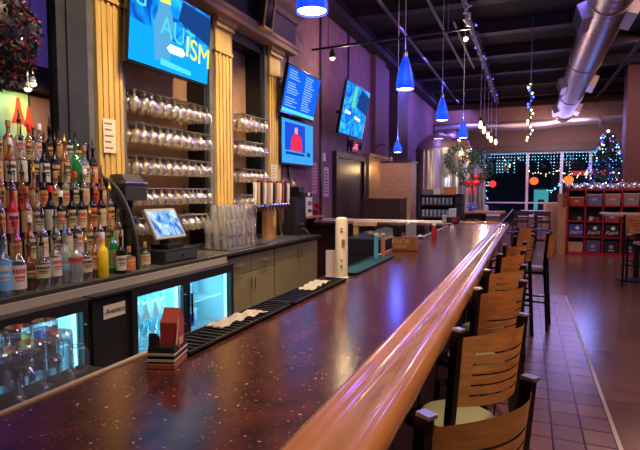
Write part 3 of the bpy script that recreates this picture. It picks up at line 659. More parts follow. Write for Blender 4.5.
# ================================================================== THE BAR
t = thing('bar_counter', 'long dark red speckled bar top with polished wooden rail', 'bar', (0, 0, 0))
MB().box((-1.01, -.35, 1.03), (-.38, 7.75, 1.07)).box((-3.19, 7.05, 1.03), (-1.01, 7.75, 1.07)).build('speckled_top', BARTOP, t)
MB().box((-1.025, -.35, 1.02), (-1.01, 7.05, 1.075)).build('inner_trim', mat('trim_tan', (.55, .42, .28), .35, .3), t)
prof = [(-.40, 1.02), (-.40, 1.072), (-.395, 1.085), (-.383, 1.092), (-.371, 1.09), (-.362, 1.083), (-.35, 1.078), (-.335, 1.077), (-.315, 1.081), (-.298, 1.089), (-.282, 1.096), (-.266, 1.097), (-.25, 1.09), (-.238, 1.076), (-.233, 1.058), (-.238, 1.04), (-.25, 1.026), (-.262, 1.02), (-.275, 1.00), (-.30, .985), (-.40, .985)]
MB().prism(prof, 1, -.35, 7.8).build('front_rail', RAILM, t, True)
MB().prism([(7.75 + (x + .40), z) for x, z in prof], 0, -1.05, -.40).build('end_rail', RAILM, t, True)
MB().prism([(7.75 + (x + .40), z) for x, z in prof], 0, -3.19, -1.05).box((-3.19, 7.55, 1.0702), (-1.05, 7.75, 1.075)).build('end_ledge', mat('cream_ledge', (.55, .46, .34), .35), t, True)
MB().box((-.98, -.35, 0), (-.52, 7.7, 1.03)).box((-3.15, 7.15, 0), (-.98, 7.7, 1.03)).build('bar_die', DKWOOD, t)
MB().tube([(-.38, -.35, .2), (-.38, 7.7, .2)], .025, 10).build('foot_rail', mat('brass', (.6, .4, .15), .25, 1), t, True)
# small navy board standing at the end of the rail
A = [on(1, 7.86, *q) for q in ((500.7, 223.5), (513.3, 209), (513.3, 218.3), (507, 225.5))]
t = thing('slanted_board', 'small dark navy slanted board at the far end of the bar rail', 'board', A[0])
m = MB(); fr = [m.bm.verts.new(p - A[0]) for p in A]; bk = [m.bm.verts.new(p - A[0] + Vector((.02, .05, 0))) for p in A]; m._f(fr); m._f(bk[::-1])
for i in range(4): m._f([fr[i], fr[(i + 1) % 4], bk[(i + 1) % 4], bk[i]])
m.build('panel', mat('navy_gloss', (.01, .02, .09), .15), t)
MB().tube([(0, -.006, 0), A[1] - A[0] + Vector((0, -.006, 0))], .008, 6).build('bright_edge', mat('pale_edge', (.5, .5, .75), .3), t)
MB().tube([A[3] - A[0] + Vector((-.04, 0, 0)), A[3] - A[0] + Vector((-.04, .0, -.16))], .012, 6).build('stem', BLACK, t)

# rubber drip mats on the inner edge
def mat_strip(y0, y1, label, base, nub):
    t = thing('bar_mat', label, 'bar mat', (-.95, (y0 + y1) / 2, 1.0705)); h = (y1 - y0) / 2
    MB().box((-.058, -h, 0), (.07, h, .006)).box((-.058, -h, 0), (-.05, h, .014)).box((.062, -h, 0), (.07, h, .014)).box((-.058, -h, 0), (.07, -h + .008, .014)).box((-.058, h - .008, 0), (.07, h, .014)).build('tray', base, t)
    m = MB()
    for i in range(int(2 * h / .03)):
        y = -h + .02 + i * .03; m.box((-.045, y, .006), (.055, y + .008, .011))
    m.build('ribs', nub, t)
mat_strip(1.14, 1.82, 'black ribbed rubber bar mat nearest the camera, towel on it', RUBBER, RUBBER)
mat_strip(1.84, 2.48, 'black ribbed rubber bar mat ending at the tall beige tube', RUBBER, RUBBER)
mat_strip(2.66, 3.5, 'teal and black bar mat beyond the tall beige tube', RUBBER, mat('teal_insert', (.03, .15, .17), .3))
def towel(c, L, W, rz, label):
    bm = MB(); nx, ny = 14, 8; g = []
    for i in range(nx + 1):
        row = []
        for j in range(ny + 1):
            u, v = i / nx - .5, j / ny - .5
            wv = .35 * math.sin(i * 1.3) * .12 + .05 * math.sin(j * 2.1 + i)
            row.append(bm.bm.verts.new((v * W * (1 + wv), u * L * (1 + .08 * math.sin(j * 1.9)), .004 + .006 * (1 + math.sin(i * 1.7 + j)) * (1 - abs(2 * u) ** 4))))
        g.append(row)
    for i in range(nx):
        for j in range(ny): bm._f([g[i][j], g[i + 1][j], g[i + 1][j + 1], g[i][j + 1]])
    bmesh.ops.solidify(bm.bm, geom=bm.bm.faces[:], thickness=.004)
    return tag(bm.build('bar_towel', CLOTH, None, True, c, rz), label, 'towel')
towel((-.945, 1.52, 1.085), .26, .07, -.12, 'crumpled cream towel on the nearer black bar mat')
towel((-.945, 2.22, 1.085), .26, .075, .05, 'cream towel lying near the tall beige tube')

# menu holder in the foreground
def tent_card():
    p = on(2, 1.072, 168, 362); t = thing('menu_holder', 'black and red tent-shaped menu holder on the near bar top', 'menu holder', p, math.radians(18))
    MB().prism([(-.055, 0), (.055, 0), (.055, .012), (-.055, .012)], 0, -.04, .04).build('base', mat('orange_wood', (.28, .09, .04), .5), t)
    MB().prism([(-.052, .012), (.052, .012), (.048, .055), (-.048, .055)], 0, -.036, .036).build('black_stand', BLACK, t)
    m = MB()
    for z in (.018, .034): m.box((-.038, -.0525, z), (.038, -.0505, z + .006)).box((.0355, -.05, z), (.0385, .05, z + .0035))
    m.build('white_stripe', mat('stripe_tan', (.45, .36, .28), .6), t)
    MB().prism([(-.022, .045), (.035, .045), (.038, .115), (.012, .15), (-.02, .115)], 0, -.012, .034).build('red_card', mat('red_card', (.32, .04, .03), .4), t)
    MB().prism([(-.046, .055), (-.034, .055), (-.036, .085), (-.043, .092)], 0, -.034, -.012).prism([(-.03, .055), (-.022, .055), (-.026, .08)], 0, -.034, -.012).build('black_points', BLACK, t)
    MB().tube([(.036, .0, .04), (.038, -.035, .06), (.036, -.01, .13)], .002, 5).box((.0345, -.01, .05), (.0365, .02, .07)).build('card_print', mat('card_tan', (.55, .3, .2), .5), t)
tent_card()
# beer tube
p = on(2, 1.071, 341.5, 278); t = thing('paper_tube', 'tall beige printed paper tube standing on the bar', 'tube', p)
MB().lathe([(.04, 0), (.04, .006), (.034, .01), (.034, .31), (.031, .325), (.02, .332)], n=16).build('tube_body', mat('tube_beige', (.72, .6, .45), .5), t, True)
m = MB()
for z, s in ((.27, .012), (.255, .016), (.10, .012), (.07, .014), (.06, .01)): m.box((.012 - s / 2, -.0345, z), (.012 + s / 2, -.033, z + .006))
m.box((.012, -.0335, .18), (.03, -.030, .215)).build('printing', mat('tube_ink', (.3, .12, .08), .6), t)
p = on(2, 1.071, 331, 277); t = thing('acrylic_card_stand', 'clear card stand with amber edge left of the beige tube', 'card stand', p, .3)
MB().box((-.03, -.012, 0), (.03, .012, .006)).box((-.028, -.003, .006), (.028, .002, .15)).build('acrylic', mat('acrylic_pink', (.45, .38, .42), .2), t)
MB().box((.02, -.004, .01), (.03, .004, .15)).build('amber_edge', mat('amber_edge', (.8, .4, .12), .3), t)
# menus standing
for px, c, lab, dx in ((376, (.08, .35, .5), 'blue menu folder standing beside the brown one', 0), (383, (.42, .17, .07), 'brown menu folder standing beside the blue one', .0)):
    p = on(2, 1.085, px, 258 if px == 376 else 257); t = thing('menu_folder', lab, 'menu', p + Vector((dx, 0, 0)), .25)
    MB().prism([(-.012, 0), (.012, 0), (.005, .165), (-.001, .165)], 0, -.014, .014).build('cover', mat('folder%d' % px, c, .4), t)
    MB().box((-.012, -.002, .155), (.012, .004, .169)).build('page_edge', CREAM, t)
# napkin caddy
p = on(2, 1.071, 405, 250); t = thing('napkin_caddy', 'wooden napkin caddy lettered KNOB CREEK beside black card', 'caddy', p, math.radians(10))
CW = mat('caddy_wood', (.6, .22, .07), .4, vary=.2)
MB().box((-.1, -.07, 0), (.1, .07, .01)).box((-.1, -.07, 0), (.1, -.06, .11)).box((-.1, .06, 0), (.1, .07, .11)).box((-.1, -.06, 0), (-.09, .06, .11)).box((.09, -.06, 0), (.1, .06, .11)).box((-.005, -.06, 0), (.005, .06, .10)).build('box', CW, t)
text('lettering', 'KNOB', .05, mat('caddy_yellow', (1, .8, .25), .5), t, (-.03, -.0715, .075), (1, 0, 0), (0, 0, 1)); text('lettering', 'CREEK', .034, mat('caddy_yellow'), t, (-.03, -.0715, .036), (1, 0, 0), (0, 0, 1))
t = thing('black_card', 'small black card standing in the napkin caddy', 'card', p + Vector((-.055, -.045, .012)), math.radians(10)); MB().box((-.035, -.003, 0), (.035, .003, .185)).build('card', BLACK, t)
MB().box((-.035, .003, 0), (.035, .004, .155)).build('card_back', CHAR, t)
bm = MB()
for i in range(9):
    x = .012 + i * .009; bm.prism([(-.045, .0), (.045, .0), (.062 + .006 * math.sin(i * 2), .205 + .014 * math.sin(i)), (-.06, .212 + .012 * math.cos(i * 1.7))], 0, x - .0035, x + .0025)
tag(bm.build('paper_napkins', WHITE, None, False, p + Vector((0, 0, .012)), math.radians(10)), 'stack of white paper napkins standing in the wooden caddy', 'napkins', kind='stuff')
# condiments
def squeeze(px, py, r, h, body, capm, label, nm='condiment_bottle', cat='bottle'):
    p = on(2, 1.071, px, py); t = thing(nm, label, cat, p)
    MB().lathe([(r * .95, 0), (r, .006), (r, h * .6), (r * .55, h * .78), (r * .5, h * .8)], n=12).build('body', body, t, True)
    MB().lathe([(r * .6, h * .8), (r * .6, h * .92), (r * .3, h)], n=10).build('cap', capm, t, True); return t
squeeze(434, 238, .028, .16, mat('ketchup', (.45, .03, .03), .25), WHITE, 'red ketchup bottle standing past the napkin caddy')
squeeze(427, 234, .022, .12, GM['clear'], mat('capred2', (.5, .03, .03), .4), 'small clear shaker left of the red ketchup bottle', 'shaker', 'shaker')
squeeze(445, 231, .022, .12, GM['clear'], CHROME, 'small clear shaker right of the red ketchup bottle', 'shaker', 'shaker')
squeeze(452, 232, .022, .10, WHITE, mat('capred2'), 'small white jar with red cap on the far bar top', 'jar', 'jar')
p = on(2, 1.071, 453, 223); t = thing('napkin_dispenser', 'black napkin dispenser with white napkins at the far bar corner', 'dispenser', p)
MB().box((-.09, -.07, 0), (.09, .07, .09), .006).build('holder', BLACK, t); MB().box((-.01, -.073, .02), (.07, -.07, .075)).build('red_panel', mat('panel_red', (.55, .06, .03), .4), t)
MB().box((-.06, -.05, .085), (.04, .05, .22), .004).build('napkin_block', WHITE, t); MB().box((-.16, -.04, 0), (-.1, .04, .12), .01).build('side_jar', mat('pale_jar', (.5, .5, .45), .3), t)
p = on(2, 1.071, 420, 238); t = thing('saucer', 'shallow blue-white dish beside the napkin caddy', 'dish', p); MB().lathe([(.03, 0), (.035, .004), (.06, .014), (.062, .017), (.035, .008), (.001, .006)], n=18, cap=False).build('dish', mat('dish_blue', (.3, .35, .6), .2), t, True)
MB().lathe([(.018, .007), (.02, .03), (.015, .032)], n=10).build('lid_cup', WHITE, t, True)

# underbar: drainboard with mugs, dish rack and wooden frame
t = thing('underbar_drainboard', 'black ridged drainboard behind the bar under the upturned mugs', 'drainboard', (-1.33, .95, .86))
MB().box((-.22, -.55, 0), (.29, .42, .03), .004).build('board', RUBBER, t)
MB().box((-.2, -.5, -.86), (-.16, -.46, 0)).box((-.2, .36, -.86), (-.16, .4, 0)).box((.2, .36, -.86), (.24, .4, 0)).box((.2, -.5, -.86), (.24, -.46, 0)).build('stand', STEEL, t)
mg = thing('beer_mug', 'x', 'mug')
m = MB(); n = 24; rr = []
for r_, z in ((.048, 0), (.049, .012), (.046, .03), (.043, .15), (.044, .17), (.045, .185), (.040, .19), (.001, .19)):
    rr.append([m.bm.verts.new(((r_ * (1 + (.045 * math.cos(k * PI) if .012 < z < .17 else 0))) * math.cos(2 * PI * k / n), (r_ * (1 + (.045 * math.cos(k * PI) if .012 < z < .17 else 0))) * math.sin(2 * PI * k / n), z)) for k in range(n)])
for A_, B_ in zip(rr, rr[1:]):
    for k in range(n): m._f([A_[k], A_[(k + 1) % n], B_[(k + 1) % n], B_[k]])
m.build('mug_body', MUGG, mg, True)
MB().lathe([(.041, .0), (.038, .02), (.036, .16), (.001, .165)], n=16, cap=False).build('inner_wall', MUGG, mg, True)
mh = MB().tube([(.0, -.044, .14), (.0, -.08, .14), (.0, -.088, .12), (.0, -.086, .07), (.0, -.07, .05), (.0, -.045, .05)], .009, 8).build('handle', MUGG, mg, True)
k_ = 0
spots = [((60, 388), 'rightmost'), ((32, 402), 'second from the right'), ((8, 414), 'third from the right'), ((46, 372), 'behind the two rightmost'), ((20, 381), 'in the back row, middle'), ((-4, 391), 'in the back row, cut by the left edge')]
for (q, wh) in spots:
    o = mg if k_ == 0 else copy_tree(mg); k_ += 1; o.location = on(2, .891, *q); o.rotation_euler.z = random.uniform(1.5, 3)
    o['label'] = 'thick glass beer mug upside down, ' + wh; o['group'] = 'upturned beer mugs'
WF = mat('crate_wood', (.6, .34, .14), .5, vary=.15)
p = on(0, -1.45, 365, 240)
t = thing('wooden_frame_stand', 'light wooden open frame stand behind the bar', 'stand', p, .15)
MB().box((-.11, -.03, -.06), (-.065, .03, .17)).build('upright', WF, t); MB().box((-.11, -.04, .14), (.11, .04, .175)).build('top_board', WF, t); MB().box((.06, .0, -.4), (.1, .03, .14)).build('rear_leg', BLACK, t)
MB().box((-.11, -.02, -.4), (-.065, .02, -.06)).build('lower_leg', BLACK, t)
t = thing('dish_rack', 'black wire dish rack behind the bar below the wooden frame', 'rack', (-1.38, 4.75, .95))
MB().box((-.2, -.35, 0), (.2, .45, .16), .01).build('tub', BLACK, t)
m = MB()
for i in range(12): m.tube([(-.19, -.33 + i * .065, .16), (0, -.33 + i * .065 + .02, .22), (.19, -.33 + i * .065, .16)], .005, 4)
m.build('wire_loops', DKSTEEL, t)
MB().box((-.2, -.35, -.95), (.2, .45, 0)).build('cabinet_base', BLACK, t)

# ================================================================== BAR STOOLS
def make_stool(seatm=None):
    """faces +Y (towards local front); back at -Y"""
    t = thing('bar_stool', 'x', 'bar stool')
    MET = mat('stool_black_metal', (.012, .011, .013), .3, .4)
    W = .185; sag = .06
    bm = MB(); N = 18; rowsz = [.82, .855]
    z = .855
    for i in range(5): rowsz += [z + .0065, z + .0365]; z += .0365
    rowsz += [1.075]
    # rows between index (1,2),(3,4).. are slots
    def P(s, zz): 
        top = .0 if zz < 1.07 else -.012 * (2 * s) ** 2
        return (s * 2 * W, -.20 - sag * (1 - (2 * s) ** 2) - (zz - .84) * .12, zz + top)
    V = [[bm.bm.verts.new(P(-.5 + i / N, zz)) for i in range(N + 1)] for zz in rowsz]
    for r in range(len(rowsz) - 1):
        slot = (r % 2 == 1) and r < 11
        for i in range(N):
            if slot and 2 <= i < N - 3: continue
            bm._f([V[r][i], V[r][i + 1], V[r + 1][i + 1], V[r + 1][i]])
    for v in [v for v in bm.bm.verts if not v.link_faces]: bm.bm.verts.remove(v)
    bmesh.ops.solidify(bm.bm, geom=bm.bm.faces[:], thickness=.019)
    bm.build('backrest', WOODC, t, True)
    for s in (-1, 1):
        x = s * (W + .012)
        leg = MB().prism([(-.228, 1.085), (-.198, 1.082), (-.17, .76), (-.215, .0), (-.245, .0), (-.2, .76)], 0, x - .014, x + .014)
        leg.build('rear_leg', MET, t)
        MB().box((x - .014, -.236, 1.084), (x + .014, -.2, 1.092)).build('end_cap', mat('cap_steel', (.4, .4, .42), .3, .8), t)
        MB().prism([(.15, .73), (.18, .73), (.215, 0), (.185, 0)], 0, s * .18 - .014, s * .18 + .014).build('front_leg', MET, t)
        MB().tube([(x, -.205, .32), (s * .18, .19, .32)], .011, 6).build('side_rail', MET, t)
    MB().tube([(-.18, .19, .28), (.18, .19, .28)], .013, 6).build('foot_rest', MET, t); MB().tube([(-.2, -.21, .4), (.2, -.21, .4)], .011, 6).build('rear_rail', MET, t)
    MB().box((-.19, -.2, .61), (.19, -.17, .634)).box((-.19, .15, .61), (.19, .18, .634)).box((-.08, -.19, .612), (-.05, .18, .634)).box((.11, -.19, .612), (.14, .18, .634)).build('seat_frame', MET, t)
    MB().lathe([(.125, .635), (.15, .643), (.15, .67), (.125, .683), (.001, .687)], (.06, -.03, 0), 28).build('seat', seatm or mat('seat_vinyl', (.34, .34, .18), .35), t, True)
    return t
proto = make_stool(); bk = [((425, 413), (533, 375)), ((450, 328), (533, 313)), ((476, 288), (526, 279)), ((484, 269), (528, 264)), ((497, 254), (527, 249)), ((502, 245), (529, 240.5))]
ks = 0
def place(o, x, y, rz, label, group='bar stools along the bar'):
    o.location = (x, y, 0.006); o.rotation_euler.z = rz; o['label'] = label; o['group'] = group
for i, (a, b) in enumerate(bk):
    A = on(2, 1.10, *a); B = on(2, 1.10, *b); c = (A + B) / 2; ang = math.radians(57 if i < 4 else 64)
    d = Vector((-math.sin(ang), math.cos(ang), 0)); ctr = c + d * .22
    o = proto if i == 0 else copy_tree(proto)
    place(o, ctr.x, ctr.y, ang, 'black metal bar stool with slotted wooden back, %s from the camera at the bar' % ORD[i])
    if i == 0: o.scale.x = .9
for i, y in enumerate((5.55, 6.2, 6.95)):
    place(copy_tree(proto), -.21, y + .12, math.radians(62), 'black metal bar stool with slotted wooden back, %s from the camera at the bar' % ORD[6 + i])
o = copy_tree(proto); place(o, .02, 6.15, math.radians(84), 'bar stool pulled out from the row, bluish light on its seat')
o.location.z = .006

# ================================================================== PENDANTS
def blue_shade():
    m = bpy.data.materials.new('glowing_blue_glass'); m.use_nodes = True; nt = m.node_tree; b = nt.nodes['Principled BSDF']; N = nt.nodes.new; L = nt.links.new
    tc = N('ShaderNodeTexCoord'); s = N('ShaderNodeSeparateXYZ'); mr = N('ShaderNodeMapRange'); r = N('ShaderNodeValToRGB')
    L(tc.outputs['Object'], s.inputs[0]); L(s.outputs['Z'], mr.inputs['Value']); mr.inputs['From Min'].default_value = 0; mr.inputs['From Max'].default_value = .28; L(mr.outputs[0], r.inputs[0])
    r.color_ramp.elements[0].color = (.004, .06, 1, 1); r.color_ramp.elements[1].color = (.001, .006, .30, 1); e = r.color_ramp.elements.new(.3); e.color = (.008, .11, 1, 1)
    b.inputs['Base Color'].default_value = (.003, .01, .2, 1); b.inputs['Roughness'].default_value = .35; L(r.outputs[0], b.inputs['Emission Color']); b.inputs['Emission Strength'].default_value = 1.0
    return m
BS = blue_shade()
def pendant(loc, label, r=.075, h=.27, zc=CZ):
    t = thing('pendant_lamp', label, 'pendant lamp', loc, 0)
    MB().lathe([(r, 0), (r * .98, h * .15), (r * .82, h * .45), (r * .55, h * .75), (r * .3, h * .93), (r * .22, h)], n=20, cap=False).build('glass_shade', BS, t, True)
    MB().lathe([(r * .9, .008), (r * .6, .0), (.001, -.003)], n=16, cap=False).build('bulb', emis('pendant_bulb', (1, .85, .6), 9), t, True)
    MB().lathe([(r * .28, h - .01), (r * .28, h + .02), (.006, h + .05)], n=10).build('socket', STEEL, t, True)
    MB().tube([(0, 0, h + .02), (0, 0, zc - loc[2] - .01)], .004, 5).build('cord', mat('pale_cord', (.4, .42, .5), .5), t)
    MB().lathe([(.05, 0), (.05, -.02), (.01, -.03)], (0, 0, zc - loc[2]), 12).build('canopy', BLACK, t, True)
    lamp('SPOT', (loc[0], loc[1], loc[2] - .02), 62, (1, .8, .55), .05, (loc[0], loc[1], 0), 120, .8)
    lamp('POINT', (loc[0], loc[1], loc[2] + .3), 12, (.06, .12, 1), .08)
for i, q in enumerate(((312, 8), (405, 90), (442, 121), (463, 139))):
    p = on(0, -.95, *q); pendant((-.95, p.y, 2.375), 'cone pendant lamp with blue glass over the bar, %s from the camera' % ORD[i])
pendant((-2.0, 8.15, 2.19), 'cone pendant lamp with blue glass hanging left of the row, by the plywood cabinet', .075, .2)
# edison bulbs
for i, q in enumerate(((480.5, 125.5), (484, 131), (488, 136), (491, 140), (495.7, 142.5))):
    Y = (12.2, 13.2, 14.2, 15.2, 16.2)[i]; p = on(1, Y, *q)
    t = thing('bare_bulb_pendant', 'bare warm bulb hanging on a cord beyond the pendants, %s of five from the left' % ORD[i], 'pendant lamp', p)
    MB().lathe([(.01, -.07), (.035, -.04), (.045, 0), (.03, .06), (.022, .1)], n=12).build('bulb', emis('edison_bulb', (1, .62, .25), 7), t, True)
    MB().lathe([(.028, .1), (.03, .17), (.008, .19)], n=10).build('socket', BLACK, t, True); MB().tube([(0, 0, .18), (0, 0, 4.6 - p.z)], .008, 5).build('cord', GALV, t)
lamp('POINT', (-1.1, 13.8, 2.7), 45, (1, .6, .3), .2)
# twisted string light clusters
def cluster(px, y0, y1, Y, label, n, cfun, zc=CZ, r=.035, br=.022):
    a = on(1, Y, px, y0); b = on(1, Y, px, y1); t = thing('hanging_string_lights', label, 'string lights', b)
    m = MB(); pts = []
    for i in range(40):
        f = i / 39; pts.append((r * math.cos(f * 22), r * math.sin(f * 22), f * (a.z - b.z)))
    m.tube(pts, .008, 4).tube([(0, 0, a.z - b.z), (0, 0, zc - b.z)], .012, 5); m.build('wire', DKSTEEL, t)
    for i in range(n):
        f = (i + .5) / n; an = f * 22 + 1; c = cfun(f)
        MB().ball((r * 1.4 * math.cos(an), r * 1.4 * math.sin(an), f * (a.z - b.z)), br, 6, 5).build('bulb', c, t)
EB = emis('blue_led', (.03, .06, 1), 9); EW = emis('yellow_led', (1, .8, .3), 6); EC = emis('white_led', (.6, .8, 1), 5); EG = emis('green_led', (.05, .8, .3), 4); ER = emis('red_led', (1, .1, .08), 3)
cluster(531, 142, 82, 10.5, 'hanging strand of yellow and blue lights near the duct', 18, lambda f: EB if f < .42 and random.random() < .8 else (EW if random.random() < .7 else EC))
for px, ya, yb in ((479, 104, 70), (484, 100, 62), (489, 96, 75)): pass
t = thing('ceiling_garland', 'strand of small bluish lights wound along a ceiling pipe', 'string lights', (-.95, 9, 4.35))
m = MB(); pts = [(.07 * math.cos(i * .9), i * .07, .07 * math.sin(i * .9)) for i in range(110)]; m.tube(pts, .012, 4).build('wire', mat('blue_wire', (.25, .25, .6), .4), t)
MB().tube([(0, -6, 0), (0, 8, 0)], .03, 6).build('pipe', PIPE, t)
for i in range(0, 110, 9): MB().ball(pts[i], .02, 6, 4).build('bulb', emis('dim_blue_led', (.15, .2, 1), 2), t)
t = thing('ceiling_garland', 'white twisted strand near the top centre beside the bright bulb', 'string lights', on(1, 7.3, 466, 28))
MB().tube([(.05 * math.sin(i * 1.4), .02 * i, .35 * i / 10 + .03 * math.cos(i * 2)) for i in range(14)], .012, 5).build('wire', mat('pale_wire', (.6, .6, .6), .5), t)
MB().ball((0, 0, -.15), .03).build('bulb', emis('warm_bulb', (1, .75, .4), 14), t); MB().tube([(0, 0, -.15), (0, 0, 0)], .006, 5).build('drop_cord', BLACK, t)
lamp('POINT', on(1, 7.3, 466, 44) + Vector((0, -.12, -.1)), 22, (1, .75, .45), .05)

# ================================================================== SPIRAL DUCT
def duct():
    t = thing('spiral_duct', 'galvanised spiral air duct hanging from the ceiling with side grilles', 'air duct', (1.0, 2.0, 4.33)); t.rotation_euler = (-.0145, 0, 0)
    n = 28; R = .285; m = MB(); rings = []; Ls = 16.6; N = 240
    for i in range(N + 1):
        y = Ls * i / N; r = R + (.011 if i % 3 == 0 else 0)
        rings.append([m.bm.verts.new((r * math.cos(2 * PI * k / n), y, r * math.sin(2 * PI * k / n))) for k in range(n)])
    for A, B in zip(rings, rings[1:]):
        for k in range(n): m._f([A[k], A[(k + 1) % n], B[(k + 1) % n], B[k]])
    m._f(rings[0]); m._f(rings[-1]); m.build('duct_barrel', DUCTM, t, True)
    for y in (6.0, 9.4, 13.0): MB().tube([(0, y, 0), (0, y + .08, 0)], R + .02, 28).build('joint_collar', DUCTM, t, True)
    for y in (6.2, 11.0, 14.6):
        for s in (-1, 1):
            g = MB(); ang = math.radians(20); X = Vector((s * math.cos(ang), 0, -math.sin(ang))); Zv = Vector((s * math.sin(ang), 0, math.cos(ang)))
            def box_o(a0, a1, y0_, y1_, z0, z1):
                vs_ = [g.bm.verts.new(X * a + Vector((0, yy, 0)) + Zv * zz) for zz in (z0, z1) for a, yy in ((a0, y0_), (a1, y0_), (a1, y1_), (a0, y1_))]
                for q in ((3, 2, 1, 0), (4, 5, 6, 7), (0, 1, 5, 4), (1, 2, 6, 5), (2, 3, 7, 6), (3, 0, 4, 7)): g._f([vs_[i] for i in q])
            box_o(R - .05, R + .12, y, y + .75, -.12, .12); gg = g.build('side_grille_box', DUCTM, t)
            g = MB(); box_o(R + .12, R + .124, y + .03, y + .72, -.10, .10); g.build('louvre', DKSTEEL, gg)
    for y in (4.5, 8.2, 11.8, 15.0): MB().tube([(-.15, y, .24), (-.15, y, .56)], .006, 4).tube([(.15, y, .24), (.15, y, .56)], .006, 4).build('hanger_rod', DKSTEEL, t)
duct()
t = thing('cross_duct', 'pinkish horizontal air duct across the far end under the ceiling', 'air duct', (-3.15, 18.5, 3.72))
MB().tube([(0, 0, .1), (3.6, 0, .12), (4.15, 0, .2), (4.7, 0, .2), (9.0, 0, .22)], .2, 20).build('duct_barrel', DUCTM, t, True)
for x in (1.5, 3.3, 5.2, 7): MB().tube([(x, 0, .11), (x + .06, 0, .12)], .225, 20).build('joint_collar', DUCTM, t, True)
MB().tube([(2, 0, .2), (2, 0, 1.14)], .01, 4).tube([(6.5, 0, .2), (6.5, 0, 1.14)], .01, 4).build('hanger_rod', DKSTEEL, t)

# ================================================================== DOORWAY AND LEFT WALL ITEMS
dd = MB().box((-3.2, 8.38, 0), (-3.17, 9.9, 2.16)).build('door_1', mat('dark_door', (.035, .015, .014), .35)); struct(dd)
MB().box((-3.2, 8.28, 0), (-3.12, 8.38, 2.26)).box((-3.2, 9.9, 0), (-3.12, 10.0, 2.26)).box((-3.2, 8.38, 2.16), (-3.12, 9.9, 2.26)).build('door_frame', DKWOOD, dd)
MB().tube([(-3.17, 9.75, .95), (-3.12, 9.75, .95), (-3.12, 9.6, .95)], .012, 6).build('door_handle', STEEL, dd)
p = on(0, -3.2, 353, 147); t = thing('exit_sign', 'red exit sign with two emergency lamps above the dark door', 'exit sign', (-3.2, p.y, p.z))
MB().box((0, -.19, -.1), (.05, .19, .1), .005).build('housing', mat('sign_back', (.35, .03, .08), .5), t)
text('letters', 'EXIT', .15, emis('exit_red', (1, .08, .2), 4), t, (.053, 0, 0), (0, 1, 0), (0, 0, 1))
for s in (-1, 1):
    MB().tube([(.03, s * .28, .05), (.12, s * .28, .03)], .07, 12).build('lamp_head', mat('lamp_housing', (.12, .1, .1), .4), t, True)
notice((-3.197, on(0, -3.2, 326, 180).y, on(0, -3.2, 326, 182).z), .24, .5, 'white paper notice posted on the wall left of the dark door', pap=mat('mauve_paper', (.6, .5, .55), .6), rows=8)
notice((-3.197, on(0, -3.2, 314, 180).y, on(0, -3.2, 314, 178).z), .2, .5, 'pinkish poster under the lower television', pap=mat('pink_paper', (.6, .25, .35), .6), rows=8)
notice((-3.197, on(0, -3.2, 324, 158).y, on(0, -3.2, 324, 157).z), .12, .14, 'tiny pale card on the wall above the white notice', pap=WHITE, rows=3)
# shelf with dispenser and poinsettia past the counter end
t = thing('wall_shelf', 'narrow wooden wall shelf past the end of the counter', 'shelf', (-3.2, 6.98, 1.18))
MB().box((0, -.35, -.03), (.24, .32, 0)).build('board', mat('shelf_wood', (.45, .22, .1), .4), t); [MB().prism([(0, -.03), (.18, -.03), (0, -.2)], 1, q, q + .03).build('bracket', BLACK, t) for q in (-.3, .2)]
t = thing('paper_dispenser', 'white boxed dispenser standing on the narrow wall shelf', 'dispenser', (-3.07, 6.85, 1.18))
MB().box((-.06, -.1, 0), (.06, .1, .28), .006).build('case', WHITE, t); MB().box((.06, -.06, .16), (.063, -.01, .22)).box((.06, .02, .16), (.063, .06, .22)).box((.06, -.06, .06), (.063, .06, .1)).build('dark_window', BLACK, t)
def poinsettia(c, r, label, n=9):
    t = thing('poinsettia', label, 'plant', c); m = MB()
    for k in range(n * 3):
        a = random.random() * 2 * PI; e = random.uniform(-.2, 1.2); L = r * random.uniform(.6, 1); d = Vector((math.cos(a) * math.cos(e), math.sin(a) * math.cos(e), math.sin(e))); s_ = d.cross(Vector((0, 0, 1))).normalized() * L * .25
        b_ = d * L * .2 + Vector((0, 0, r * .8)); m.quad(b_, b_ + d * L * .5 + s_, b_ + d * L, b_ + d * L * .5 - s_)
    m.build('red_bracts', mat('bract_red', (.6, .02, .04), .5), t); MB().lathe([(r * .4, 0), (r * .55, r * .7), (r * .5, r * .72)], n=10).build('pot', mat('pot_foil', (.3, .02, .03), .3), t, True)
poinsettia((-3.05, 7.2, 1.18), .12, 'small red poinsettia on the wall shelf beside the dispenser')

# gooseneck lamp and plywood cabinet
p = on(0, -3.17, 373, 165)
t = thing('gooseneck_lamp', 'gooseneck lamp with metal shade over the plywood cabinet', 'lamp', p); q = on(1, p.y, 391, 157) - p
pts = [(0, 0, -.3), (0, 0, .15)] + [(q.x / 2 - q.x / 2 * math.cos(a * PI / 8), 0, .15 + .3 * math.sin(a * PI / 8)) for a in range(1, 9)] + [(q.x, 0, .14)]
MB().tube(pts, .014, 8).build('curved_arm', mat('lamp_arm', (.08, .07, .08), .35, .6), t, True)
MB().lathe([(.03, .16), (.04, .08), (.07, .05), (.17, .0), (.172, -.015)], (q.x, 0, 0), 20, False).build('shade', STEEL, t, True)
MB().ball((q.x, 0, .0), .05).build('bulb', emis('lamp_bulb', (1, .7, .35), 14), t, True)
MB().box((-.05, -.03, -.4), (.05, .03, -.28)).build('mounting_block', BLACK, t)
lamp('POINT', (p.x + q.x, p.y - .05, p.z - .1), 9, (1, .62, .28), .05)
lamp('SPOT', (p.x + .7, 8.2, 3.2), 50, (1, .62, .28), .05, on(1, 9.3, 398, 190), 50)
a = on(1, 9.3, 381, 163); b = on(1, 9.3, 411, 163)
t = thing('plywood_cabinet', 'tall plywood cabinet glowing orange under the gooseneck lamp', 'cabinet', (a.x, 9.3, 0)); W_ = b.x - a.x
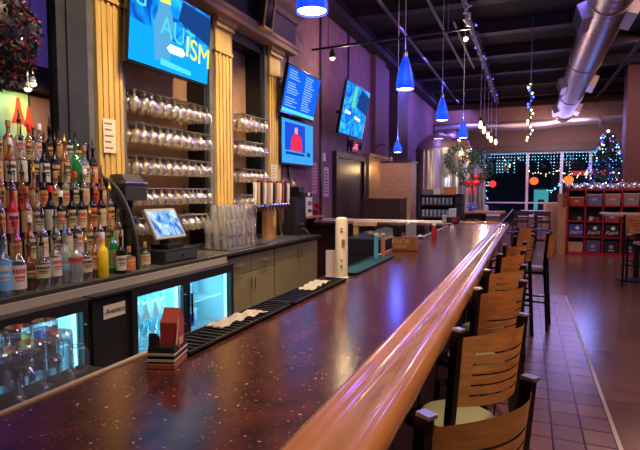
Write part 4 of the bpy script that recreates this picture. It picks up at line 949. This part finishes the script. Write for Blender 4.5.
MB().box((0, 0, 0), (W_, .5, a.z), .004).build('carcass', PLY, t); MB().box((-.01, -.01, a.z), (W_ + .02, .52, a.z + .03)).build('top_edge', DKWOOD, t)
a = on(0, -3.05, 361, 160); t = thing('lamplit_wall_panel', 'panel coloured as lamplit gold wall, left of the plywood cabinet', 'panel', (-3.2, on(0, -3.15, 363, 180).y + .3, 1.0))
MB().box((0, -.1, 0), (.12, 1.6, 1.35), .004).build('sheet', mat('lamplit_wall_gold', (.5, .32, .12), .35, .5, vary=.2, vscale=3), t); MB().box((.12, -.1, 1.3), (.14, 1.6, 1.35)).build('top_lip', GOLD, t)  # warm lamplight on the wall is put into this panel's colour
a = on(1, 8.1, 362, 198); b = on(1, 8.1, 400, 198)
t = thing('host_counter', 'low dark wooden counter box in front of the plywood cabinet', 'cabinet', (a.x, 8.1, 0)); MB().box((0, 0, 0), (b.x - a.x, .5, a.z - .02), .004).build('body', DKWOOD, t); MB().box((-.01, -.01, a.z - .02), (b.x - a.x + .01, .51, a.z)).build('top_board', mat('counter_trim', (.12, .05, .04), .35), t)
# glass shelf unit
a = on(1, 9.0, 419, 194); b = on(1, 9.0, 462, 196)
t = thing('glass_storage_rack', 'dark storage rack holding rows of small glasses before the steel tank', 'rack', (a.x, 9.0, 0)); W_ = b.x - a.x; H_ = a.z
MB().box((0, 0, 0), (.03, .4, H_)).box((W_ - .12, 0, 0), (W_, .4, H_)).box((0, .37, 0), (W_, .4, H_)).build('frame', BLACK, t)
for z in (H_ - .03, H_ - .2, H_ - .42, H_ - .65): MB().box((0, 0, z), (W_, .4, z + .02)).build('shelf', DKWOOD, t)
gs = thing('small_glass', 'small clear glass in the dark rack before the steel tank', 'glass', (0, 0, 0), 0, 'glasses in the dark storage rack')
MB().lathe([(.022, 0), (.024, .005), (.03, .12), (.028, .12), (.02, .01)], n=8, cap=False).build('tumbler', mat('lit_glass', (.35, .4, .5), .1, .3), gs, True); f_ = True
for z in (H_ - .18, H_ - .40):
    for i in range(8):
        o = gs if f_ else copy_tree(gs); f_ = False; o.location = (a.x + .07 + i * .07, 9.06, z + .001)
for i, (x, w_) in enumerate(((.05, .16), (.25, .12), (.42, .2))):
    t = thing('cardboard_box', '%s box on top of the dark glass rack' % ['small grey', 'middle tan', 'larger brown'][i], 'box', (a.x + x + w_ / 2, 9.15, H_ - .01 + .001))
    MB().box((-w_ / 2, -.1, 0), (w_ / 2, .1, .09 + .02 * i), .004).build('carton', [GREYP, CREAM, CW][i], t); MB().box((-w_ / 2, -.012, .09 + .02 * i), (w_ / 2, .012, .093 + .02 * i)).build('tape', LM['tan'], t)

# ================================================================== TANKS
TANK = mat('tank_steel', (.72, .7, .68), .33, 1.0)
def tank(x, y, r, z1, dome, label):
    t = thing('fermentation_tank', label, 'tank', (x, y, 0))
    MB().lathe([(r * .3, .45), (r, .9), (r, z1), (r * 1.03, z1), (r * 1.03, z1 + .05), (r, z1 + .05)], n=32).build('shell', TANK, t, True)
    MB().lathe([(r, z1 + .05), (r * .9, z1 + .05 + dome * .35), (r * .6, z1 + .05 + dome * .75), (r * .2, z1 + .05 + dome)], n=32).build('dome', mat('tank_dome', (.35, .2, .18), .35, .7), t, True)
    for k in range(3):
        an = .5 + k * 2 * PI / 3; MB().tube([(r * .8 * math.cos(an), r * .8 * math.sin(an), 0), (r * .85 * math.cos(an), r * .85 * math.sin(an), .95)], .04, 8).build('leg', STEEL, t)
    m = MB(); q = z1 + .05
    m.tube([(r * .95 * math.cos(a_), r * .95 * math.sin(a_), q + .22) for a_ in [u * PI / 8 - 1.6 for u in range(10)]], .015, 6)
    for u in range(0, 10, 3): a_ = u * PI / 8 - 1.6; m.tube([(r * .95 * math.cos(a_), r * .95 * math.sin(a_), q), (r * .95 * math.cos(a_), r * .95 * math.sin(a_), q + .22)], .012, 5)
    m.build('top_railing', CHROME, t)
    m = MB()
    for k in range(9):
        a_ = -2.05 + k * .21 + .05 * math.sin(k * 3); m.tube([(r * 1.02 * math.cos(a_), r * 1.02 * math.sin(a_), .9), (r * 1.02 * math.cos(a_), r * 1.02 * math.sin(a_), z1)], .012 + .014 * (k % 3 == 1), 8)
    m.build('highlight_stripes', mat('stripe_highlight', (.75, .68, .5), .35, .4), t, True)  # pale tubes added as reflection stripes on the tank's near side
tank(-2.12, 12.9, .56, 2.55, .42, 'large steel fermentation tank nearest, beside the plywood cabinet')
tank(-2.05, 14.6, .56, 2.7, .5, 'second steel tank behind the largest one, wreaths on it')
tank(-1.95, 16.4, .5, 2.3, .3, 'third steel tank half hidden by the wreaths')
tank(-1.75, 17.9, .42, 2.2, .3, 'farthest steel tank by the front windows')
lamp('SPOT', (-.6, 11.2, 3.4), 170, (1, .8, .5), .05, (-2.0, 13.0, 1.9), 50)  # added unseen spot that brightens the steel tanks
lamp('POINT', (-.9, 11.9, 1.9), 14, (.8, .8, 1), .05)
lamp('POINT', (-.9, 15.5, 2.9), 22, (.3, .3, 1), .1)
def leaves(m, c, n, R, size, shape='ball', sc=(1, 1, 1)):
    for _ in range(n):
        u = random.random() * 2 * PI; v = math.acos(random.uniform(-1, 1)); rr = R * random.uniform(.6, 1)
        p = Vector((math.sin(v) * math.cos(u) * sc[0], math.sin(v) * math.sin(u) * sc[1], math.cos(v) * sc[2])) * rr + Vector(c)
        a = Vector((random.uniform(-1, 1), random.uniform(-1, 1), random.uniform(-1, 1))).normalized() * size; b = a.orthogonal().normalized() * size * .35
        m.quad(p - a, p + b, p + a, p - b)
def wreath(c, R, label, bow=True):
    t = thing('christmas_wreath', label, 'wreath', c, .4); m = MB(); m2 = MB()
    for k in range(22):
        a = k * 2 * PI / 22; leaves(m, (R * math.cos(a), 0, R * math.sin(a)), 44, R * .36, R * .13); leaves(m2, (R * math.cos(a), 0, R * math.sin(a)), 3, R * .36, R * .08)
    m.build('foliage', GREEN, t); m2.build('tinsel', mat('tinsel', (.35, .4, .5), .3, .5), t)
    if bow:
        m = MB()
        for s in (-1, 1): m.ball((s * R * .3, -R * .3, -R * .9), R * .28, 8, 6, (1, .5, .7)).prism([(s * R * .05, -R * .9), (s * R * .35, -R * 1.7), (s * R * .15, -R * 1.7)], 1, -R * .35, -R * .3)
        m.build('red_bow', mat('bow_red', (.8, .02, .04), .4), t, True)
wreath(on(1, 12.2, 461, 160), .30, 'dark green wreath hung on the steel tanks, leftmost', False)
wreath(on(1, 12.9, 471, 170), .34, 'green wreath with red bow hung between steel tanks')
wreath(on(1, 14.9, 479, 166), .34, 'far wreath with red bow nearest the windows')

# ================================================================== LEFT FOREGROUND ORNAMENT, PAINTING
c = on(0, -2.45, -3, 34); D_ = (c - EYE).length
t = thing('tinsel_christmas_ball', 'large hanging ball of red and green tinsel at the top left', 'ornament', c)
for nm_, n, mm, sz in (('green_foliage', 1300, mat('dark_leaf', (.02, .045, .02), .6), .022), ('red_tinsel', 900, mat('red_tinsel', (.65, .03, .03), .3), .014), ('silver_tinsel', 200, mat('silver_tinsel', (.7, .65, .5), .2, .6), .009)):
    m = MB(); leaves(m, (0, 0, 0), n, .20, sz, sc=(1, 1, 1.35)); m.build(nm_, mm, t)
MB().ball((0, 0, 0), .15, 12, 8, (1, 1, 1.2)).build('core', BLACK, t, True); MB().tube([(0, 0, .2), (0, 0, CZ - c.z)], .004, 5).build('hanging_cord', BLACK, t)
lamp('SPOT', c + Vector((.9, -.5, 1.2)), 30, (1, .8, .7), .05, c, 40)
a = on(0, -6.75, -6, 96); b = on(0, -6.75, 30, 132)
t = thing('framed_painting', 'green and yellow framed painting of red shapes in the back room', 'painting', (-6.8, (a.y + b.y) / 2, (a.z + b.z) / 2)); w_ = abs(b.y - a.y) / 2; h_ = abs(a.z - b.z) / 2 + .18
MB().box((0, -w_ - .03, -h_ - .03), (.03, w_ + .03, h_ + .03)).build('frame', mat('frame_black', (.03, .03, .03), .4), t)
def pmat():
    m = bpy.data.materials.new('painting_canvas'); m.use_nodes = True; nt = m.node_tree; N = nt.nodes.new; L = nt.links.new; b_ = nt.nodes['Principled BSDF']
    tc = N('ShaderNodeTexCoord'); g = N('ShaderNodeTexGradient'); g.gradient_type = 'SPHERICAL'; mp = N('ShaderNodeMapping'); mp.inputs['Scale'].default_value = (1, 2.0, 2.0); mp.inputs['Location'].default_value = (0, -.3, 0); L(tc.outputs['Object'], mp.inputs[0]); L(mp.outputs[0], g.inputs[0])
    r = N('ShaderNodeValToRGB'); r.color_ramp.elements[0].color = (.05, .35, .2, 1); r.color_ramp.elements[1].color = (.95, .8, .15, 1); e = r.color_ramp.elements.new(.35); e.color = (.35, .6, .3, 1); L(g.outputs[0], r.inputs[0]); L(r.outputs[0], b_.inputs['Base Color']); return m
pc = MB().box((.03, -w_, -h_), (.034, w_, h_)).build('canvas', pmat(), t)
m = MB()
for y, z, s in ((.10, .06, .11), (.26, -.0, .09)): m.prism([(y - s, z - s * 1.6), (y + s, z - s * 1.6), (y + s * .5, z), (y + s * .2, z + s * 1.8), (y - s * .2, z + s * 1.8), (y - s * .5, z)], 0, .035, .037)
m.build('red_figure', mat('paint_red', (.6, .08, .03), .5), pc)
for i, q in enumerate(((28, 89), (33, 84))):
    p = on(0, -6.0, *q); t = thing('spot_lamp', 'small bright ceiling spotlight in the back room, %s one' % ['lower left', 'upper right'][i], 'spotlight', p)
    MB().lathe([(.02, .1), (.05, .04), (.055, 0)], n=10, cap=False).tube([(0, 0, .1), (0, 0, CZ - p.z)], .008, 5).build('housing', BLACK, t); MB().ball((0, 0, .01), .045).build('bulb', emis('spot_bulb', (1, .75, .35), 12), t)
lamp('SPOT', (-5.9, on(0, -5.9, 15, 90).y, 3.3), 70, (1, .9, .6), .05, (-6.8, (a.y + b.y) / 2, 2.3), 60)

# ================================================================== RIGHT: CUBE SHELF, TABLES, TREE
X0s, Y0s = .90, 13.75; cw = .385; nC, nR = 6, 4
t = thing('cube_shelf', 'red cube shelf filled with merchandise near the windows', 'shelf', (X0s, Y0s, 0)); zz0 = .05
m = MB()
for i in range(nC + 1): m.box((i * cw - .015 + .02, 0, 0), (i * cw + .015 + .02, .38, zz0 + nR * cw + .02))
for j in range(nR + 1): m.box((0, 0, zz0 + j * cw - .015), (nC * cw + .04, .38, zz0 + j * cw + .015))
m.box((-.02, -.005, 0), (.02, .38, zz0 + nR * cw + .03)).box((-.02, -.005, zz0 + nR * cw), (nC * cw + .05, .38, zz0 + nR * cw + .035)).box((-.02, -.005, .0), (nC * cw + .05, .0, .07)).build('red_frame', REDP, t)
MB().box((0, .37, 0), (nC * cw + .04, .38, zz0 + nR * cw)).build('dark_back', mat('shelf_back', (.02, .015, .02), .6), t)
MB().box((-.2, -.1, 0), (-.025, .3, zz0 + nR * cw - .08)).build('wooden_side_panel', PLY, t)
def cellp(c, r): return Vector((X0s + .02 + (c + .5) * cw, Y0s + .1, zz0 + (nR - 1 - r) * cw + .016))
items = {(0, 0): ('merchandise_box', (.35, .06, .04), 'red box with pale band', 'box', .2), (1, 0): ('gift_bag', (.12, .14, .35), 'blue patterned bag with tan top', 'bag', .27), (2, 0): ('storage_basket', (.3, .2, .2), 'greyish woven basket', 'basket', .28), (3, 0): ('storage_basket', (.25, .2, .24), 'grey lined basket', 'basket', .29), (4, 0): ('storage_basket', (.3, .2, .2), 'brown basket', 'basket', .26),
         (2, 1): ('storage_basket', (.2, .07, .08), 'low maroon basket', 'basket', .2), (0, 3): ('tan_folded_shirts', (.6, .35, .15), 'tan folded bundle', 'clothing', .24)}
for (c_, r_), (nm_, col, desc, cat, h) in items.items():
    p = cellp(c_, r_); t = thing(nm_ if nm_ != 'tan_folded_shirts' else 'folded_shirts', '%s in the %s row, %s column of the red shelf' % (desc, ['top', 'second', 'third', 'bottom'][r_], ORD[c_]), cat, p)
    MB().prism([(-.15, 0), (.15, 0), (.165, h), (-.165, h)], 1, -.08, .2).build('body', mat('it_%s' % desc[:8], col, .7, vary=.5, vscale=25), t)
    MB().box((-.165, -.085, h - .03), (.165, -.078, h)).box((-.05, -.086, h * .4), (.05, -.08, h * .6)).build('band', mat('it_band', (.5, .35, .3), .6), t)
for (c_, r_, col, nm_) in ((0, 2, (.05, .08, .4), 'blue'), (1, 2, (.015, .015, .02), 'black'), (2, 2, (.02, .015, .02), 'charcoal'), (3, 2, (.02, .02, .03), 'dark'), (1, 3, (.1, .08, .2), 'navy'), (2, 3, (.03, .03, .04), 'black'), (3, 3, (.03, .03, .04), 'dark')):
    p = cellp(c_, r_); t = thing('folded_shirt', '%s folded shirt with white script, %s row, %s column of the red shelf' % (nm_, ['top', 'second', 'third', 'bottom'][r_], ORD[c_]), 'shirt', p)
    MB().box((-.16, -.07, 0), (.16, .2, .3), .02).build('folded_cloth', mat('cloth_' + nm_, col, .8), t)
    if r_ == 2:
        text('white_script', 'Fiero', .13, mat('script_white', (.75, .75, .8), .6), t, (0, -.073, .10), (1, .0, .12), (0, 0, 1), shear=.3); MB().tube([(.03, -.072, .21), (.03, -.076, .21)], .045, 12).build('round_emblem', mat('script_white'), t)
    else: MB().ball((0, -.07, .15), .05, 8, 6, (1, .1, 1)).box((-.06, -.073, .04), (.06, -.07, .08)).build('emblem', mat('emblem_grey', (.35, .3, .4), .6), t)
for i in range(4):
    p = cellp(0 if i < 2 else 1, 1) + Vector((-.07 + .14 * (i % 2), 0, 0)); t = thing('coffee_mug', '%s mug on the second row of the red shelf, %s column' % (['dark', 'grey', 'white', 'brown'][i], ORD[0 if i < 2 else 1]), 'mug', p)
    MB().lathe([(.04, 0), (.045, .01), (.045, .1), (.04, .1), (.038, .015), (.001, .012)], n=12, cap=False).build('cup', mat('mug%d' % i, [(.04, .04, .05), (.3, .3, .3), (.6, .6, .6), (.25, .1, .05)][i], .3), t, True)
    MB().tube([(.044, -.0, .08), (.075, 0, .07), (.075, 0, .04), (.044, 0, .025)], .007, 6).build('handle', mat('mug%d' % i), t)
# garland + tree
zt = zz0 + nR * cw + .037
t = thing('silver_garland', 'silver and white garland lying on top of the red shelf', 'garland', (X0s, Y0s + .15, zt))
m = MB()
for i in range(40): leaves(m, (i * .058, .03 * math.sin(i), .07 + .02 * math.sin(i * 1.3)), 14, .07, .035)
m.build('tinsel_strand', mat('garland_silver', (.6, .58, .66), .5), t)
m = MB()
for i in range(26): leaves(m, (-.06 + .03 * math.sin(i), -.08, .05 - i * .02), 6, .05, .03)
tag(m.build('green_garland', GREEN, None, False, (X0s, Y0s - .02, zt)), 'green garland hanging down the left front corner of the red shelf', 'garland')
m = MB()
for i in range(20): m.ball((i * .11, -.03, .08 + .03 * math.sin(i * 2)), .013, 5, 4)
m.build('small_bulbs', EC, t)
p = on(1, 15.2, 606, 192)
t = thing('christmas_tree', 'christmas tree covered in blue and green lights behind the red shelf', 'christmas tree', (p.x, 15.2, 0))
MB().tube([(0, 0, 0), (0, 0, 3.1)], [.06, .015], 8).lathe([(.25, 0), (.22, .08), (.06, .1)], n=12).build('trunk', mat('bark', (.06, .03, .02), .8), t)
m = MB()
for i in range(26):
    z = .7 + i * .093; R_ = (.95 * (1 - (z - .7) / 2.6)) + .05; leaves(m, (0, 0, z), int(20 + 70 * R_), R_, .07, sc=(1, 1, .18))
m.build('branches', GREEN, t)
cnt = 0
for nm_, em, n in (('blue_lights', EB, 90), ('white_lights', emis('tree_white', (.5, .65, 1), 6), 60), ('green_lights', EG, 34), ('red_lights', ER, 16)):
    m = MB()
    for _ in range(n):
        z = random.uniform(.9, 3.05); R_ = (.95 * (1 - (z - .7) / 2.6)) + .05; a_ = random.random() * 2 * PI; m.ball((R_ * math.cos(a_) * .95, R_ * math.sin(a_) * .95, z), .017, 5, 4)
    o = m.build(nm_, em, t); o['kind'] = 'stuff'
MB().ball((0, 0, 3.14), .04, 8, 6).build('tree_topper', emis('topper', (.4, .6, 1), 4), t)
lamp('POINT', (p.x - .4, 14.7, 2.2), 20, (.15, .25, 1), .3)
# maroon column
a = on(1, 14.6, 627, 100); struct(MB().box((a.x, 14.6, 0), (a.x + .5, 15.1, CZ)).build('trim_%d' % k, mat('column_paint', (.15, .055, .06), .6))); k += 1
# pub table and stool
t = thing('pub_table', 'high pedestal table with round black base at the right edge', 'table', (1.78, 10.15, 0))
MB().box((-.55, -.45, 1.13), (.5, .38, 1.17), .008).build('table_top', mat('table_laminate', (.5, .4, .36), .3), t); MB().tube([(0, 0, .03), (0, 0, 1.13)], .045, 12).build('pedestal', BLACK, t, True); MB().lathe([(.3, 0), (.3, .02), (.06, .05)], n=24).build('base_disc', BLACK, t, True)
o = copy_tree(proto); place(o, 1.62, 9.72, math.radians(-14), 'bar stool standing at the high pedestal table at the right edge', None); del o['group']
o.location = (1.72, 9.5, 0.001); o.scale = (1.1, 1.1, 1.08)
# booths
for i in range(4):
    y = 14.6 + i * 1.35; xx = .62 - .04 * i
    t = thing('booth_bench', 'low wooden booth bench in the row before the windows, %s from the red shelf' % ORD[i], 'bench', (xx, y, 0))
    MB().box((0, 0, 0), (.55, .06, 1.15)).box((0, 0, 1.15), (.56, .09, 1.18)).build('end_panel', PLY, t); MB().box((.03, .06, 0), (.53, .45, .42)).build('seat_box', DKWOOD, t); MB().box((.03, .06, .42), (.53, .5, .5), .02).build('seat_cushion', mat('cushion_mauve', (.4, .25, .3), .6), t); MB().box((.05, .06, .55), (.52, .12, 1.1), .02).build('back_cushion', mat('cushion_mauve'), t)
# far tables
def ftable(px, y, Y, w_, label, z=.76, topc=(.45, .25, .12)):
    p = on(1, Y, px, y); t = thing('dining_table', label, 'table', (p.x, Y, 0))
    MB().box((-w_ / 2, -.35, z - .04), (w_ / 2, .35, z), .006).build('table_top', mat('ftop%s' % str(topc), topc, .3), t); MB().tube([(0, 0, .02), (0, 0, z - .04)], .05, 8).build('pedestal', BLACK, t); MB().box((-.28, -.04, 0), (.28, .04, .03)).box((-.04, -.28, 0), (.04, .28, .03)).build('cross_base', BLACK, t); return Vector((p.x, Y, z))
ft = ftable(484, 211, 12.6, .95, 'high wooden table beyond the bar corner, blue-lit items on it', z=1.08)
t = thing('blue_lit_centrepiece', 'blue-lit bunch of leaves on the high table beyond the bar', 'decoration', ft + Vector((-.3, 0, 0))); m = MB(); leaves(m, (0, 0, .1), 70, .13, .05); m.build('leaves', mat('blue_lit_leaf', (.15, .2, .7), .4), t); MB().lathe([(.05, 0), (.07, .08)], n=10).build('bowl', mat('blue_lit_leaf'), t)  # blue light on the leaves is put into their base colour
t = thing('napkin_dispenser', 'pale napkin dispenser on the high table beyond the bar', 'dispenser', ft + Vector((.05, 0, 0))); MB().box((-.05, -.05, 0), (.05, .05, .12), .006).build('case', mat('pale_mauve', (.5, .4, .5), .4), t); MB().box((-.03, -.03, .12), (.03, .03, .15)).build('napkin', WHITE, t)
ftable(536, 207, 17.4, .9, 'dining table under the window left of the booths', z=.95, topc=(.5, .45, .5))
def fchair(px, py, Y, label, rz=0, col=DKWOOD):
    p = on(1, Y, px, py); t = thing('dining_chair', label, 'chair', (p.x, Y, 0), rz)
    for s in (-1, 1):
        MB().box((s * .2 - .018, -.2, 0), (s * .2 + .018, -.165, 1.0)).build('rear_leg', col, t); MB().box((s * .2 - .018, .165, 0), (s * .2 + .018, .2, .45)).build('front_leg', col, t)
    MB().box((-.21, -.2, .45), (.21, .21, .49), .008).build('seat', mat('chair_seat', (.05, .05, .2), .4), t); MB().box((-.2, -.19, .86), (.2, -.17, 1.0)).box((-.2, -.19, .66), (.2, -.17, .74)).build('backrest', col, t)
fchair(508, 206, 14.2, 'dark chair just beyond the navy board at the bar end', .2)
fchair(520, 212, 15.6, 'dark chair facing the table under the window, left one', .1)
fchair(543, 212, 15.6, 'dark chair facing the table under the window, right one', -.1)
fchair(472, 218, 13.2, 'blue-lit dark chair under the high table beyond the bar', .3)

# ================================================================== WINDOW DECORATIONS AND STREET
ICE = emis('icicle_led', (.15, .6, 1), 5)
for i in range(6):
    a, b = fx[i], fx[i + 1]
    t = thing('icicle_light_string', 'icicle lights hanging from the top of the window, %s pane from the left' % ORD[i], 'string lights', (a, 19.85, 2.95))
    m = MB(); w_ = MB().tube([(0, 0, 0), (b - a, 0, 0)], .006, 4); n = int((b - a) / .1)
    for q in range(n):
        x = (q + .5) * (b - a) / n; L_ = random.choice((.12, .25, .45, .35, .75)); w_.tube([(x, 0, 0), (x, 0, -L_)], .003, 3)
        for z in range(int(L_ / .11) + 1): m.ball((x + random.uniform(-.015, .015), -.01, -z * .11 - .02), .012, 5, 4)
    w_.build('wire', GREEN, t); m.build('led_drops', ICE, t)
for i, (px, py, col, s) in enumerate(((492.5, 184, (1, .02, .02), 3), (534, 181, (1, .10, .03), 2), (568.5, 180, (1, .12, .02), 2.2))):
    p = on(1, 19.6 if i < 2 else 18.0, px, py); t = thing('paper_lantern', '%s round lantern hanging in the front window' % ['bright red', 'orange-red, middle', 'orange, rightmost'][i], 'lantern', p)
    MB().ball((0, 0, 0), .15 if i else .13, 14, 10, (1, 1, .9)).build('globe', emis('lantern%d' % i, col, s), t, True); MB().tube([(0, 0, .12), (0, 0, CZ - .5 - p.z)], .005, 4).build('cord', BLACK, t); MB().lathe([(.05, .11), (.05, .15)], n=8).build('cap', BLACK, t)
def strand(pts, label, em, n):
    t = thing('window_light_strand', label, 'string lights', pts[0]); P0 = Vector(pts[0]); m = MB(); w_ = MB(); Q = [Vector(p) - P0 for p in pts]; w_.tube(Q, .006, 4)
    for i in range(n):
        f = i / (n - 1) * (len(Q) - 1); j = min(int(f), len(Q) - 2); p = Q[j].lerp(Q[j + 1], f - j) + Vector((random.uniform(-.06, .06), -.02, random.uniform(-.06, .06))); m.ball(p, .018, 5, 4)
    w_.build('wire', GREEN, t); m.build('bulbs', em, t)
strand([on(1, 19.8, *q) for q in ((528, 172), (545, 175), (561, 171), (575, 176), (588, 172))], 'pale light strand swagged across the middle windows', emis('strand_warm', (1, .8, .5), 3), 26)
strand([on(1, 19.8, *q) for q in ((548, 192), (556, 188), (566, 178), (572, 184), (584, 190))], 'cyan light strand looping low beside the orange lantern', ICE, 26)
strand([on(1, 19.8, *q) for q in ((483, 156), (487, 172), (486, 200))], 'cyan light strand down the leftmost window edge', ICE, 22)
strand([on(1, 19.8, *q) for q in ((503, 158), (508, 165), (512, 166), (517, 160))], 'short warm light strand high in the left window', emis('strand_warm2', (1, .7, .5), 5), 9)
# street
struct(MB().box((-14, 20.2, -.15), (20, 60, -.05)).build('ground_street', mat('asphalt', (.03, .03, .04), .5, vary=.3)))
def shop(x0, x1, y, h, c, label, wins, wc):
    t = thing('street_building', label, 'building', (x0, y, -.05)); MB().box((0, 0, 0), (x1 - x0, 4, h)).build('wall', mat('bld%s' % str(c), c, .8), t); MB().box((-.1, -.1, h), (x1 - x0 + .1, 4.1, h + .2)).build('roof', BLACK, t)
    for (a, b, z0, z1) in wins: MB().box((a, -.04, z0), (b, .0, z1)).build('window', wc, t)
EWN = emis('cyan_window', (.2, .85, .85), 1.2); EWW = emis('dim_window', (.30, .3, .4), .18)
shop(-9, -2.5, 34, 6, (.04, .05, .08), 'dark building across the street on the left', [(1, 2, 2, 3.2), (3, 4, 2, 3.2), (5, 5.8, 1, 2.5)], EWW)
shop(-2.2, 1.2, 32, 5, (.05, .06, .1), 'building with a cyan lit shop front across the street', [(.4, 1.1, 2.8, 3.4)], EWW)
shop(3.5, 10, 34, 7, (.05, .05, .09), 'dark building across the street on the right', [(.6, 1.6, 2.2, 3), (3, 4, 2.2, 3)], EWW)
p = on(1, 23, 541, 203); t = thing('lit_kiosk', 'small kiosk glowing cyan outside the middle window', 'kiosk', (p.x, 23, -.05)); t.scale = (.62, .62, .85)
MB().box((-.45, 0, 0), (-.2, .5, 1.9)).box((.2, 0, 0), (.45, .5, 1.9)).box((-.45, 0, 1.5), (.45, .5, 2.0)).build('glowing_frame', emis('kiosk_glow', (.10, .55, .6), .6), t); MB().box((-.2, .1, 0), (.2, .5, 1.5)).build('dark_door', BLACK, t); MB().box((-.5, -.05, 1.98), (.5, .55, 2.06)).build('roof', BLACK, t)
def car(x, y, c, label):
    t = thing('parked_car', label, 'car', (x, y, -.05)); MB().prism([(-2.1, .3), (2.1, .3), (2.15, .7), (1.9, .9), (1.2, .95), (.7, 1.4), (-.9, 1.42), (-1.5, .98), (-2.1, .9)], 1, -.8, .8).build('body', mat('car%s' % str(c), c, .25, .3), t, True)
    MB().prism([(1.05, .97), (.62, 1.34), (-.85, 1.36), (-1.3, 1.0)], 1, -.81, .81).build('side_windows', BLKGLOSS, t)
    for xx in (-1.3, 1.3):
        for s in (-1, 1): MB().tube([(xx, s * .6, .32), (xx, s * .82, .32)], .32, 16).build('wheel', RUBBER, t, True)
    MB().box((-2.16, -.7, .6), (-2.1, -.4, .75)).box((-2.16, .4, .6), (-2.1, .7, .75)).build('tail_light', ER, t)
car(-3.4, 27, (.04, .05, .12), 'dark blue parked car seen through the left window'); car(3.2, 26, (.25, .03, .04), 'red parked car seen through the right windows')
t = thing('neon_sign', 'long red neon bar sign across the street', 'sign', on(1, 30, 590, 173)); MB().box((-.9, 0, -.12), (.9, .1, .12)).build('red_panel', emis('neon_red', (.7, .05, .08), .8), t); MB().box((-1, .1, -.18), (1, .2, .18)).build('backing', BLACK, t)
MB().box((-.05, .12, -4.0), (.05, .2, -.1)).build('post', BLACK, t)
lamp('AREA', (0, 24, 5), 30, (.2, .5, 1), 4, (0, 26, 0))
